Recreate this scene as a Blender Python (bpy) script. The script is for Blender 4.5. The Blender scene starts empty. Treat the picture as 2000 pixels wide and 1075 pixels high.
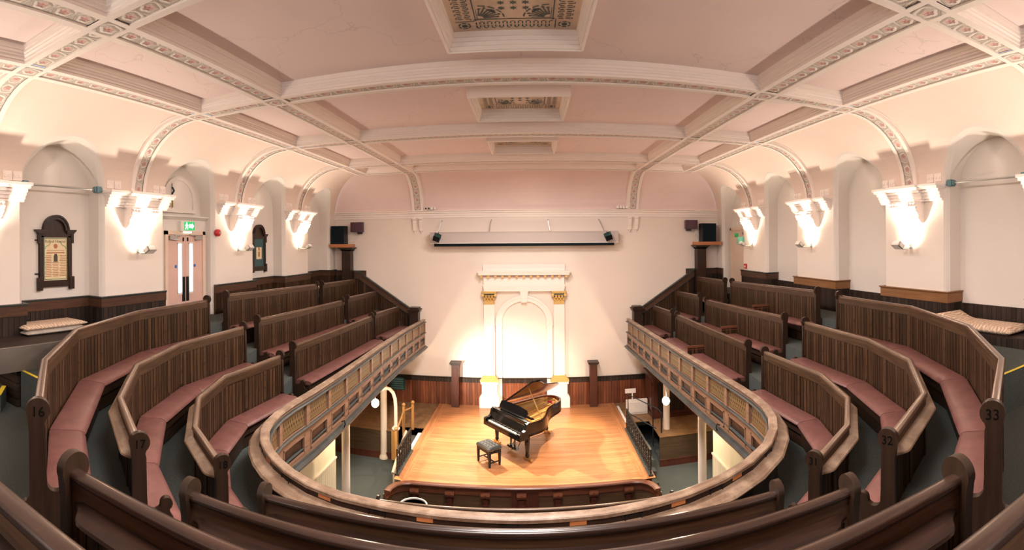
import bpy, bmesh, math, random
from mathutils import Vector, Matrix
random.seed(7)
C = bpy.context.scene.collection
PI = math.pi
GZ = 6.75                      # everything is laid out about eye level; at the end it is lifted so that the ground floor is z = 0

# ------------------------------------------------------------------ materials
def nodes(name):
    m = bpy.data.materials.new(name); m.use_nodes = True
    nt = m.node_tree; b = nt.nodes['Principled BSDF']
    return m, nt, b
def L(nt, a, b): nt.links.new(a, b)
def rgb(c): return (c[0], c[1], c[2], 1)
def ramp(nt, fac, stops):
    r = nt.nodes.new('ShaderNodeValToRGB'); e = r.color_ramp.elements
    while len(e) < len(stops): e.new(0.5)
    for i, (p, c) in enumerate(stops): e[i].position = p; e[i].color = rgb(c)
    L(nt, fac, r.inputs[0]); return r.outputs[0]
def math_(nt, op, a, b=None, c=None):
    n = nt.nodes.new('ShaderNodeMath'); n.operation = op
    for i, v in enumerate((a, b, c)):
        if v is None: continue
        if isinstance(v, (int, float)): n.inputs[i].default_value = v
        else: L(nt, v, n.inputs[i])
    return n.outputs[0]
def mixc(nt, f, a, b, mode='MIX'):
    n = nt.nodes.new('ShaderNodeMix'); n.data_type = 'RGBA'; n.blend_type = mode
    for i, v in ((0, f), (6, a), (7, b)):
        if isinstance(v, (int, float)): n.inputs[i].default_value = v
        elif isinstance(v, tuple): n.inputs[i].default_value = rgb(v)
        else: L(nt, v, n.inputs[i])
    return n.outputs[2]
def coords(nt, kind='Object', scale=(1, 1, 1)):
    t = nt.nodes.new('ShaderNodeTexCoord'); mp = nt.nodes.new('ShaderNodeMapping')
    mp.inputs['Scale'].default_value = scale; L(nt, t.outputs[kind], mp.inputs[0]); return mp.outputs[0]
def noise(nt, vec, scale, detail=4, rough=.55, dist=0):
    n = nt.nodes.new('ShaderNodeTexNoise'); n.inputs['Scale'].default_value = scale
    n.inputs['Detail'].default_value = detail; n.inputs['Roughness'].default_value = rough; n.inputs['Distortion'].default_value = dist
    L(nt, vec, n.inputs[0]); return n.outputs[0]
def bump(nt, b, h, strength=.3, dist=.01):
    n = nt.nodes.new('ShaderNodeBump'); n.inputs['Strength'].default_value = strength; n.inputs['Distance'].default_value = dist
    L(nt, h, n.inputs['Height']); L(nt, n.outputs[0], b.inputs['Normal'])
def plain(name, c, rough=.6, metal=0, spec=.5, coat=0, var=0, vs=3):
    m, nt, b = nodes(name)
    b.inputs['Base Color'].default_value = rgb(c); b.inputs['Roughness'].default_value = rough
    b.inputs['Metallic'].default_value = metal; b.inputs['Specular IOR Level'].default_value = spec
    b.inputs['Coat Weight'].default_value = coat
    if var:
        f = noise(nt, coords(nt), vs)
        d = tuple(x*(1-var) for x in c); l = tuple(min(1, x*(1+var)) for x in c)
        L(nt, ramp(nt, f, [(.3, d), (.7, l)]), b.inputs['Base Color'])
    return m
def glow(name, c, s):
    m, nt, b = nodes(name)
    b.inputs['Base Color'].default_value = rgb(c); b.inputs['Emission Color'].default_value = rgb(c); b.inputs['Emission Strength'].default_value = s
    return m
def wood(name, dark, light, rough=.35, grain='v', board=0, groove=.07, spec=.4, var=.35, coat=0, gloss=0, worn=None):
    """UV in metres, u along the run, v across or up; grain runs along v or u; board = width of grooved boards along u"""
    m, nt, b = nodes(name)
    uv = coords(nt, 'UV')
    sc = (26, 1.6, 1) if grain == 'v' else (1.6, 26, 1)
    g = noise(nt, coords(nt, 'UV', sc), 1.0, 5, .6, .6)
    big = noise(nt, coords(nt, 'Object'), 1.3, 3)
    col = ramp(nt, g, [(.28, dark), (.72, light)])
    col = mixc(nt, math_(nt, 'MULTIPLY', big, .55), col, tuple(x*.55 for x in dark))
    if board:
        sx = nt.nodes.new('ShaderNodeSeparateXYZ'); L(nt, uv, sx.inputs[0])
        k = math_(nt, 'DIVIDE', sx.outputs[0 if grain == 'v' else 1], board)
        fr = math_(nt, 'FRACT', k); fl = math_(nt, 'FLOOR', k)
        wn = nt.nodes.new('ShaderNodeTexWhiteNoise'); wn.noise_dimensions = '1D'; L(nt, fl, wn.inputs['W'])
        tone = math_(nt, 'MULTIPLY_ADD', wn.outputs[0], var*2, 1-var)
        hsv = nt.nodes.new('ShaderNodeHueSaturation'); L(nt, tone, hsv.inputs['Value']); L(nt, col, hsv.inputs['Color']); col = hsv.outputs[0]
        if groove:
            e = math_(nt, 'MINIMUM', fr, math_(nt, 'SUBTRACT', 1.0, fr))
            gl = math_(nt, 'LESS_THAN', e, groove)
            col = mixc(nt, gl, col, tuple(x*.12 for x in dark))
            bump(nt, b, math_(nt, 'SMOOTH_MIN', math_(nt, 'MULTIPLY', e, 1/groove), 1.0, .2), .6, .008)
    if worn:
        w = noise(nt, coords(nt, 'Object'), 3.5, 6, .7)
        col = mixc(nt, ramp(nt, w, [(.45, (0, 0, 0)), (.7, (1, 1, 1))]), col, worn)
    L(nt, col, b.inputs['Base Color'])
    b.inputs['Roughness'].default_value = rough; b.inputs['Specular IOR Level'].default_value = spec; b.inputs['Coat Weight'].default_value = coat
    b.inputs['Coat Roughness'].default_value = .15
    return m
def paint(name, c, var=.05, scale=.8, rough=.75, crack=0):
    m, nt, b = nodes(name)
    f = noise(nt, coords(nt), scale, 5, .6)
    col = ramp(nt, f, [(.3, tuple(x*(1-var) for x in c)), (.7, tuple(min(1, x*(1+var*.5)) for x in c))])
    if crack:
        v = nt.nodes.new('ShaderNodeTexVoronoi'); v.feature = 'DISTANCE_TO_EDGE'; v.inputs['Scale'].default_value = .42
        d = nt.nodes.new('ShaderNodeTexNoise'); d.inputs['Scale'].default_value = 1.5; d.inputs['Detail'].default_value = 6
        a = nt.nodes.new('ShaderNodeVectorMath'); a.operation = 'ADD'; co = coords(nt)
        L(nt, co, d.inputs[0]); L(nt, d.outputs[1], a.inputs[0]); L(nt, co, a.inputs[1]); L(nt, a.outputs[0], v.inputs[0])
        cr = math_(nt, 'LESS_THAN', v.outputs[0], .0035)
        col = mixc(nt, math_(nt, 'MULTIPLY', cr, .3), col, tuple(x*.6 for x in c))
    L(nt, col, b.inputs['Base Color']); b.inputs['Roughness'].default_value = rough
    b.inputs['Specular IOR Level'].default_value = .25
    return m
def rosette_mat(name, period=.27, half=.115):
    """moulded rosette ribbon: u along the rib in metres, v across from -half to half"""
    m, nt, b = nodes(name)
    sx = nt.nodes.new('ShaderNodeSeparateXYZ'); L(nt, coords(nt, 'UV'), sx.inputs[0])
    fu = math_(nt, 'MULTIPLY', math_(nt, 'SUBTRACT', math_(nt, 'FRACT', math_(nt, 'DIVIDE', sx.outputs[0], period)), .5), period/half)
    fv = math_(nt, 'DIVIDE', sx.outputs[1], half)
    r = math_(nt, 'SQRT', math_(nt, 'ADD', math_(nt, 'MULTIPLY', fu, fu), math_(nt, 'MULTIPLY', fv, fv)))
    ang = math_(nt, 'ARCTAN2', fv, fu)
    pet = math_(nt, 'MULTIPLY', math_(nt, 'SINE', math_(nt, 'MULTIPLY', ang, 5)), .06)
    r2 = math_(nt, 'ADD', r, pet)
    P, W_, G = (.66, .36, .32), (.82, .72, .64), (.60, .53, .46)
    col = ramp(nt, math_(nt, 'DIVIDE', r2, 1.25), [(0, (.55, .16, .14)), (.12, P), (.3, (.7, .42, .37)), (.36, (.52, .40, .34)), (.45, W_), (.62, W_), (.7, (.42, .37, .32)), (.78, W_), (.9, G), (1, G)])
    lf = noise(nt, coords(nt, 'UV'), 55, 2)
    col = mixc(nt, math_(nt, 'MULTIPLY', ramp(nt, lf, [(.45, (0, 0, 0)), (.6, (1, 1, 1))]), .35), col, (.36, .32, .28))
    L(nt, col, b.inputs['Base Color']); b.inputs['Roughness'].default_value = .8
    bump(nt, b, math_(nt, 'ADD', math_(nt, 'SINE', math_(nt, 'MULTIPLY', r2, 9)), math_(nt, 'MULTIPLY', lf, .8)), .5, .02)
    return m
M = {}
def mats():
    M['wall'] = paint('wall_paint', (.80, .70, .62), .03)
    M['niche'] = paint('niche_paint', (.74, .67, .61), .03)
    M['cove'] = paint('cove_paint', (.80, .66, .57), .03)
    M['endcove'] = paint('end_cove_paint', (.80, .635, .595), .04)
    M['ceil'] = paint('ceiling_paint', (.84, .685, .65), .05, .5, .8, 1)
    M['plaster'] = paint('white_plaster', (.88, .785, .72), .02)
    M['rib'] = paint('rib_plaster', (.88, .785, .715), .02)
    M['rosette'] = rosette_mat('rosette_ribbon')
    M['board'] = wood('matchboard_wood', (.026, .014, .008), (.112, .055, .025), .46, 'v', .095, .075, .18, .4)
    M['wornrail'] = wood('worn_rail_wood', (.10, .055, .034), (.22, .135, .085), .3, 'u', 0, spec=.6, coat=.2)
    M['boarddark'] = wood('dado_matchboard', (.022, .016, .013), (.055, .032, .022), .45, 'v', .11, .05, .3)
    M['frame'] = wood('pew_frame_wood', (.040, .021, .011), (.118, .060, .030), .42, 'u', 0, spec=.25)
    M['framev'] = wood('pew_end_wood', (.020, .011, .007), (.055, .028, .016), .38, 'v', 0, spec=.3)
    M['rail'] = wood('rail_wood', (.060, .026, .014), (.16, .078, .044), .25, 'u', 0, spec=.6, coat=.3)
    M['darkrail'] = wood('dark_rail_wood', (.018, .009, .006), (.055, .026, .017), .26, 'u', 0, spec=.5, coat=.1)  # rail wood with the shade on the rear-facing rows put into its colour
    M['ledge'] = wood('worn_ledge_wood', (.15, .088, .055), (.34, .225, .15), .38, 'u', 0, spec=.45, worn=(.39, .28, .20))
    M['dkledge'] = wood('dark_ledge_wood', (.014, .007, .005), (.046, .020, .013), .34, 'u', 0, spec=.35)
    M['band'] = wood('dado_band_wood', (.06, .026, .015), (.14, .065, .035), .4, 'u')
    M['tanband'] = wood('pale_dado_band_wood', (.22, .095, .035), (.36, .17, .07), .4, 'u')
    M['red'] = wood('mahogany_boards', (.13, .036, .016), (.30, .095, .04), .4, 'v', .10, .04)
    M['redrail'] = wood('mahogany_rail', (.11, .036, .019), (.25, .09, .045), .3, 'u', coat=.2)
    M['paneltan'] = wood('parapet_panel_wood', (.22, .115, .07), (.40, .23, .145), .4, 'u')
    M['greenwood'] = plain('grey_green_moulding', (.050, .055, .050), .35, var=.3)
    M['stage'] = wood('stage_oak', (.42, .155, .055), (.61, .275, .115), .28, 'u', .075, .02, .45, .16)
    M['ply'] = wood('worn_platform_boards', (.16, .08, .034), (.32, .175, .08), .45, 'u', .6, .006, .3, .1, worn=(.30, .17, .08))
    M['fret'] = fretwork()
    M['gilt'] = plain('gilt', (.62, .36, .10), .38, .75, var=.25, vs=30)
    M['giltpaint'] = plain('gilt_paint', (.66, .42, .14), .45, .35, var=.2, vs=40)
    M['leather'] = leather()
    M['black'] = plain('black_lacquer', (.004, .004, .005), .12, 0, .4, .15)
    M['satin'] = plain('black_satin', (.007, .009, .011), .45, 0, .3)
    M['iron'] = plain('black_iron', (.014, .016, .017), .45, .4)
    M['brass'] = plain('brass', (.60, .42, .18), .3, .9)
    M['chrome'] = plain('brushed_metal', (.5, .5, .48), .3, .9)
    M['white'] = plain('white_paint', (.78, .72, .66), .45, var=.04)
    M['ivory'] = plain('ivory', (.85, .80, .74), .3)
    M['col'] = plain('cream_column_paint', (.74, .62, .52), .4, var=.04)
    M['cream'] = paint('cream_wall_paint', (.74, .66, .50), .08)
    M['match'] = wood('painted_matchboard', (.72, .64, .50), (.78, .70, .58), .6, 'v', .07, .08, .3, .04)
    M['carpet'] = carpet()
    M['pinkdoor'] = plain('pink_door_paint', (.68, .44, .37), .4, var=.03)
    M['doorframe'] = plain('cream_door_frame', (.72, .55, .42), .45, var=.04)
    M['green'] = plain('sign_green', (.0, .26, .06), .4)
    M['teal'] = plain('sign_teal', (.08, .36, .26), .4)
    M['redplastic'] = plain('red_plastic', (.55, .02, .03), .35)
    M['purple'] = plain('purple_box', (.05, .004, .025), .35)
    M['navy'] = plain('speaker_cloth', (.002, .008, .013), .8, 0, .2)
    M['carved'] = plain('carved_black', (.002, .002, .002), .9, 0, .1)
    M['yellow'] = plain('yellow_nosing', (.72, .55, .02), .6)
    M['shelf'] = wood('orange_shelf_wood', (.45, .16, .06), (.60, .25, .10), .4, 'u')
    M['paper'] = plain('parchment', (.74, .60, .36), .35, coat=.4, var=.06, vs=8)
    M['ink'] = plain('ink', (.06, .045, .03), .6)
    M['inkred'] = plain('faded_red_ink', (.42, .14, .07), .6)
    M['inkgreen'] = plain('green_border', (.10, .26, .14), .6)
    M['cushion'] = damask()
    M['label'] = plain('copper_label', (.62, .24, .09), .35, .3)
    M['screen'] = plain('screen_case', (.52, .45, .42), .6)
    M['day'] = glow('daylight_glass', (.62, .80, 1.0), .6)
    M['lampglass'] = glow('lamp_glass', (1.0, .80, .56), 60)
    M['floodglass'] = glow('flood_glass', (1.0, .84, .60), 60)
    M['signglow'] = glow('sign_white', (.9, 1.0, .9), 1.1)
    M['signgreen'] = glow('sign_lit_green', (.0, .42, .10), .5)
    M['grille'] = plain('gilt_grille', (.66, .50, .36), .5, .05, var=.12)
    M['hole'] = plain('grille_opening', (.01, .05, .06), .5)
    M['greycase'] = plain('grey_seat_box', (.13, .105, .085), .5, var=.15)
    M['felt'] = plain('red_felt', (.5, .02, .04), .8)
    M['soundboard'] = wood('spruce_soundboard', (.55, .26, .07), (.78, .46, .16), .3, 'u', coat=.3)
    M['lidwood'] = wood('lid_underside', (.09, .014, .008), (.22, .045, .02), .12, 'u', coat=.6)
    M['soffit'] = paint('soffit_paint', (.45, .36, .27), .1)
def fretwork():
    m, nt, b = nodes('gilt_fretwork')
    sx = nt.nodes.new('ShaderNodeSeparateXYZ'); L(nt, coords(nt, 'UV'), sx.inputs[0])
    fu = math_(nt, 'ABSOLUTE', math_(nt, 'SUBTRACT', math_(nt, 'FRACT', math_(nt, 'DIVIDE', sx.outputs[0], .078)), .5))
    v = math_(nt, 'SUBTRACT', sx.outputs[1], .025)
    def spot(cu, cv, ru, rv):
        a = math_(nt, 'DIVIDE', math_(nt, 'SUBTRACT', fu, cu), ru); c = math_(nt, 'DIVIDE', math_(nt, 'SUBTRACT', v, cv), rv)
        return math_(nt, 'LESS_THAN', math_(nt, 'ADD', math_(nt, 'MULTIPLY', a, a), math_(nt, 'MULTIPLY', c, c)), 1.0)
    h = math_(nt, 'MAXIMUM', math_(nt, 'MAXIMUM', spot(0, .20, .22, .03), spot(.5, .12, .25, .022)), math_(nt, 'MAXIMUM', spot(.28, .255, .10, .018), spot(0, .06, .12, .02)))
    L(nt, mixc(nt, h, (.20, .125, .048), (.02, .014, .01)), b.inputs['Base Color']); b.inputs['Roughness'].default_value = .45; b.inputs['Metallic'].default_value = .25
    return m
def leather():
    m, nt, b = nodes('pink_brown_leather')
    f = noise(nt, coords(nt, 'Object'), 5, 6, .65)
    L(nt, ramp(nt, f, [(.3, (.135, .052, .044)), (.7, (.205, .085, .072))]), b.inputs['Base Color'])
    b.inputs['Roughness'].default_value = .42; b.inputs['Specular IOR Level'].default_value = .4
    bump(nt, b, noise(nt, coords(nt, 'Object'), 90, 3), .12, .004); return m
def carpet():
    m, nt, b = nodes('grey_green_carpet')
    f = noise(nt, coords(nt, 'Object'), 60, 4, .8); g = noise(nt, coords(nt, 'Object'), .9, 3)
    c = ramp(nt, f, [(.3, (.040, .048, .046)), (.7, (.115, .120, .112))])
    c = mixc(nt, math_(nt, 'MULTIPLY', g, .35), c, (.05, .066, .064))
    L(nt, c, b.inputs['Base Color']); b.inputs['Roughness'].default_value = .95; b.inputs['Specular IOR Level'].default_value = .1
    bump(nt, b, f, .5, .01); return m
def damask():
    m, nt, b = nodes('patterned_cushion_cloth')
    w = nt.nodes.new('ShaderNodeTexWave'); w.inputs['Scale'].default_value = 1.6; w.inputs['Distortion'].default_value = 9; w.inputs['Detail'].default_value = 3
    L(nt, coords(nt, 'UV', (3, 3, 1)), w.inputs[0])
    L(nt, ramp(nt, w.outputs[0], [(.35, (.46, .29, .19)), (.6, (.66, .52, .40))]), b.inputs['Base Color'])
    b.inputs['Roughness'].default_value = .9; return m
mats()

# ------------------------------------------------------------------ mesh builder
class MB:
    def __init__(s): s.v = []; s.f = []; s.uv = []; s.mi = []
    def add(s, vs, fs, uvs=None, m=0):
        o = len(s.v); s.v += [tuple(p) for p in vs]
        for i, f in enumerate(fs):
            s.f.append(tuple(o+k for k in f)); s.uv.append(uvs[i] if uvs else None); s.mi.append(m)
        return s
    def box(s, x0, x1, y0, y1, z0, z1, T=None, m=0):
        vs = [(x, y, z) for z in (z0, z1) for y in (y0, y1) for x in (x0, x1)]
        uvs = None
        fs = [(0, 2, 3, 1), (4, 5, 7, 6), (0, 1, 5, 4), (2, 6, 7, 3), (0, 4, 6, 2), (1, 3, 7, 5)]
        if T is not None:
            uvs = [[(vs[k][0], vs[k][1]) if i < 2 else ((vs[k][0], vs[k][2]) if i < 4 else (vs[k][1], vs[k][2])) for k in f] for i, f in enumerate(fs)]
            vs = [T @ Vector(p) for p in vs]
        return s.add(vs, fs, uvs, m)
    def prism(s, poly, T, h, m=0, taper=1.0):
        """poly in local xy, extruded to local z = h, T places it"""
        n = len(poly)
        vs = [T @ Vector((x, y, 0)) for x, y in poly] + [T @ Vector((x*taper, y*taper, h)) for x, y in poly]
        fs = [tuple(reversed(range(n))), tuple(range(n, 2*n))] + [(i, (i+1) % n, n+(i+1) % n, n+i) for i in range(n)]
        uvs = [[poly[k] for k in reversed(range(n))], list(poly)] + [[(0, poly[i][1]), (0, poly[(i+1) % n][1]), (h, poly[(i+1) % n][1]), (h, poly[i][1])] for i in range(n)]
        return s.add(vs, fs, uvs, m)
    def lathe(s, prof, c, n=16, T=None, m=0):
        vs = []; fs = []
        for r, z in prof:
            for k in range(n):
                a = 2*PI*k/n; p = Vector((r*math.cos(a), r*math.sin(a), z))
                vs.append((T @ p) if T is not None else p + Vector(c))
        for i in range(len(prof)-1):
            for k in range(n):
                a, b = i*n+k, i*n+(k+1) % n; fs.append((a, b, b+n, a+n))
        fs.append(tuple(reversed(range(n)))); fs.append(tuple((len(prof)-1)*n+k for k in range(n)))
        return s.add(vs, fs, None, m)
    def tube(s, pts, r, n=8, m=0, cap=True):
        pts = [Vector(p) for p in pts]; rr = r if isinstance(r, (list, tuple)) else [r]*len(pts)
        vs = []; fs = []; up = None
        for i, p in enumerate(pts):
            t = (pts[min(i+1, len(pts)-1)]-pts[max(i-1, 0)]).normalized()
            if up is None: up = t.orthogonal().normalized()
            up = (up - t*up.dot(t)).normalized(); w = t.cross(up)
            for k in range(n):
                a = 2*PI*k/n; vs.append(p+(up*math.cos(a)+w*math.sin(a))*rr[i])
        for i in range(len(pts)-1):
            for k in range(n):
                a, b = i*n+k, i*n+(k+1) % n; fs.append((a, b, b+n, a+n))
        if cap: fs.append(tuple(reversed(range(n)))); fs.append(tuple((len(pts)-1)*n+k for k in range(n)))
        return s.add(vs, fs, None, m)
    def sweep(s, path, prof, closed=False, capped=True, loop=True, m=0, scale=None, u0=0):
        """prof = [(d, dz)], d to the left of the path in plan, mitred; loop: the profile is a closed outline"""
        mit = mitres(path, closed); n = len(path); k = len(prof)
        vs = []; us = [u0]
        for i, p in enumerate(path):
            sc = scale[i] if scale else 1
            for d, z in prof: vs.append((p[0]+mit[i][0]*d*sc, p[1]+mit[i][1]*d*sc, p[2]+z))
            if i: us.append(us[-1]+math.hypot(p[0]-path[i-1][0], p[1]-path[i-1][1]))
        vv = [0]
        for j in range(1, k+1): vv.append(vv[-1]+math.hypot(prof[j % k][0]-prof[j-1][0], prof[j % k][1]-prof[j-1][1]))
        if closed: us.append(us[-1]+math.hypot(path[0][0]-path[-1][0], path[0][1]-path[-1][1]))
        fs = []; uvs = []
        for i in range(n if closed else n-1):
            i2 = (i+1) % n
            for j in range(k if loop else k-1):
                j2 = (j+1) % k
                fs.append((i*k+j, i2*k+j, i2*k+j2, i*k+j2))
                uvs.append([(us[i], vv[j]), (us[i+1], vv[j]), (us[i+1], vv[j+1]), (us[i], vv[j+1])])
        if not closed and capped and loop:
            fs.append(tuple(reversed(range(k)))); uvs.append([prof[q] for q in reversed(range(k))])
            fs.append(tuple((n-1)*k+q for q in range(k))); uvs.append(list(prof))
        return s.add(vs, fs, uvs, m)
    def build(s, name, mat, parent=None, smooth=.6, fix=True):
        me = bpy.data.meshes.new(name); me.from_pydata(s.v, [], s.f)
        for mm in (mat if isinstance(mat, (list, tuple)) else [mat]): me.materials.append(mm)
        uvl = me.uv_layers.new(name='UVMap')
        for p in me.polygons:
            p.material_index = s.mi[p.index]
            e = s.uv[p.index]; nrm = p.normal
            for q, li in enumerate(p.loop_indices):
                if e: uvl.data[li].uv = e[q]
                else:
                    co = s.v[me.loops[li].vertex_index]
                    if abs(nrm.z) > .7: uvl.data[li].uv = (co[0], co[1])
                    elif abs(nrm.x) > abs(nrm.y): uvl.data[li].uv = (co[1], co[2])
                    else: uvl.data[li].uv = (co[0], co[2])
        if fix:
            bm = bmesh.new(); bm.from_mesh(me); bmesh.ops.recalc_face_normals(bm, faces=bm.faces); bm.to_mesh(me); bm.free()
        if smooth:
            me.polygons.foreach_set('use_smooth', [True]*len(me.polygons)); me.set_sharp_from_angle(angle=smooth)
        o = bpy.data.objects.new(name, me); C.objects.link(o)
        if parent: o.parent = parent
        return o
def mitres(path, closed=False):
    n = len(path); out = []
    def nrm(a, b):
        dx, dy = b[0]-a[0], b[1]-a[1]; l = math.hypot(dx, dy) or 1; return (-dy/l, dx/l)
    for i in range(n):
        a = nrm(path[i-1], path[i]) if (i or closed) else None
        b = nrm(path[i], path[(i+1) % n]) if (i < n-1 or closed) else None
        if a is None: out.append(b); continue
        if b is None: out.append(a); continue
        q = 1+a[0]*b[0]+a[1]*b[1]; q = max(q, .3); out.append(((a[0]+b[0])/q, (a[1]+b[1])/q))
    return out
def plen(path): return sum(math.hypot(path[i+1][0]-path[i][0], path[i+1][1]-path[i][1]) for i in range(len(path)-1))
def at(path, s):
    """point, tangent at plan distance s"""
    for i in range(len(path)-1):
        a, b = path[i], path[i+1]; l = math.hypot(b[0]-a[0], b[1]-a[1])
        if s <= l or i == len(path)-2:
            t = s/l; return Vector((a[0]+(b[0]-a[0])*t, a[1]+(b[1]-a[1])*t, a[2]+(b[2]-a[2])*t)), Vector(((b[0]-a[0])/l, (b[1]-a[1])/l, 0))
        s -= l
def sub(path, s0, s1):
    out = [tuple(at(path, s0)[0])]; acc = 0
    for i in range(len(path)-1):
        acc += math.hypot(path[i+1][0]-path[i][0], path[i+1][1]-path[i][1])
        if s0+1e-4 < acc < s1-1e-4: out.append(path[i+1])
    out.append(tuple(at(path, s1)[0])); return out
def rect(d0, d1, z0, z1): return [(d0, z0), (d1, z0), (d1, z1), (d0, z1)]
def frame(o, x, y, z=None):
    x = Vector(x).normalized(); y = Vector(y).normalized(); z = x.cross(y) if z is None else Vector(z)
    return Matrix(((x[0], y[0], z[0], o[0]), (x[1], y[1], z[1], o[1]), (x[2], y[2], z[2], o[2]), (0, 0, 0, 1)))
def arc(cx, cy, r, a0, a1, n): return [(cx+r*math.cos(math.radians(a0+(a1-a0)*i/n)), cy+r*math.sin(math.radians(a0+(a1-a0)*i/n))) for i in range(n+1)]
# ------------------------------------------------------------------ objects
def tag(o, label, cat, group=None):
    o['label'] = label; o['category'] = cat
    if group: o['group'] = group
    return o
def thing(name, label, cat, group=None):
    o = bpy.data.objects.new(name, None); C.objects.link(o); o.empty_display_size = .2; return tag(o, label, cat, group)
def struct(o): o['kind'] = 'structure'; return o
def text(body, name, mat, T, size, parent, depth=.003, align='CENTER'):
    cu = bpy.data.curves.new(name, 'FONT'); cu.body = body; cu.size = size; cu.extrude = depth; cu.align_x = align; cu.align_y = 'CENTER'
    t = bpy.data.objects.new(name, cu); C.objects.link(t)
    bpy.context.view_layer.update()
    me = bpy.data.meshes.new_from_object(t.evaluated_get(bpy.context.evaluated_depsgraph_get()))
    C.objects.unlink(t); bpy.data.objects.remove(t)
    me.transform(T); me.materials.clear(); me.materials.append(mat); me.name = name
    o = bpy.data.objects.new(name, me); C.objects.link(o); o.parent = parent; return o
# ------------------------------------------------------------------ the shell (metres, eye level = 0)
WX, BY, FY = 7.16, 17.6, -4.2          # side walls, stage-end wall, wall behind the viewer
RZ, PZ, SZ = 2.35, 2.57, 1.0           # rib soffit, coffer panel, springing
GF, LAND = -2.28, -1.76                # gallery floor behind the top row, landing by the door
ST = -5.85                             # stage floor
RY = [3.55, 7.18, 10.9, 14.45]; RX = [-5.515, -3.885, 3.885, 5.515]; RW = .21
NC = [5.33, 8.93, 12.6, 16.12]; NH = .88
CX0, CA, CB = 5.72, 1.44, 1.43         # cove start, half axes
EY0, EA = 16.3, 1.3

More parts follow.
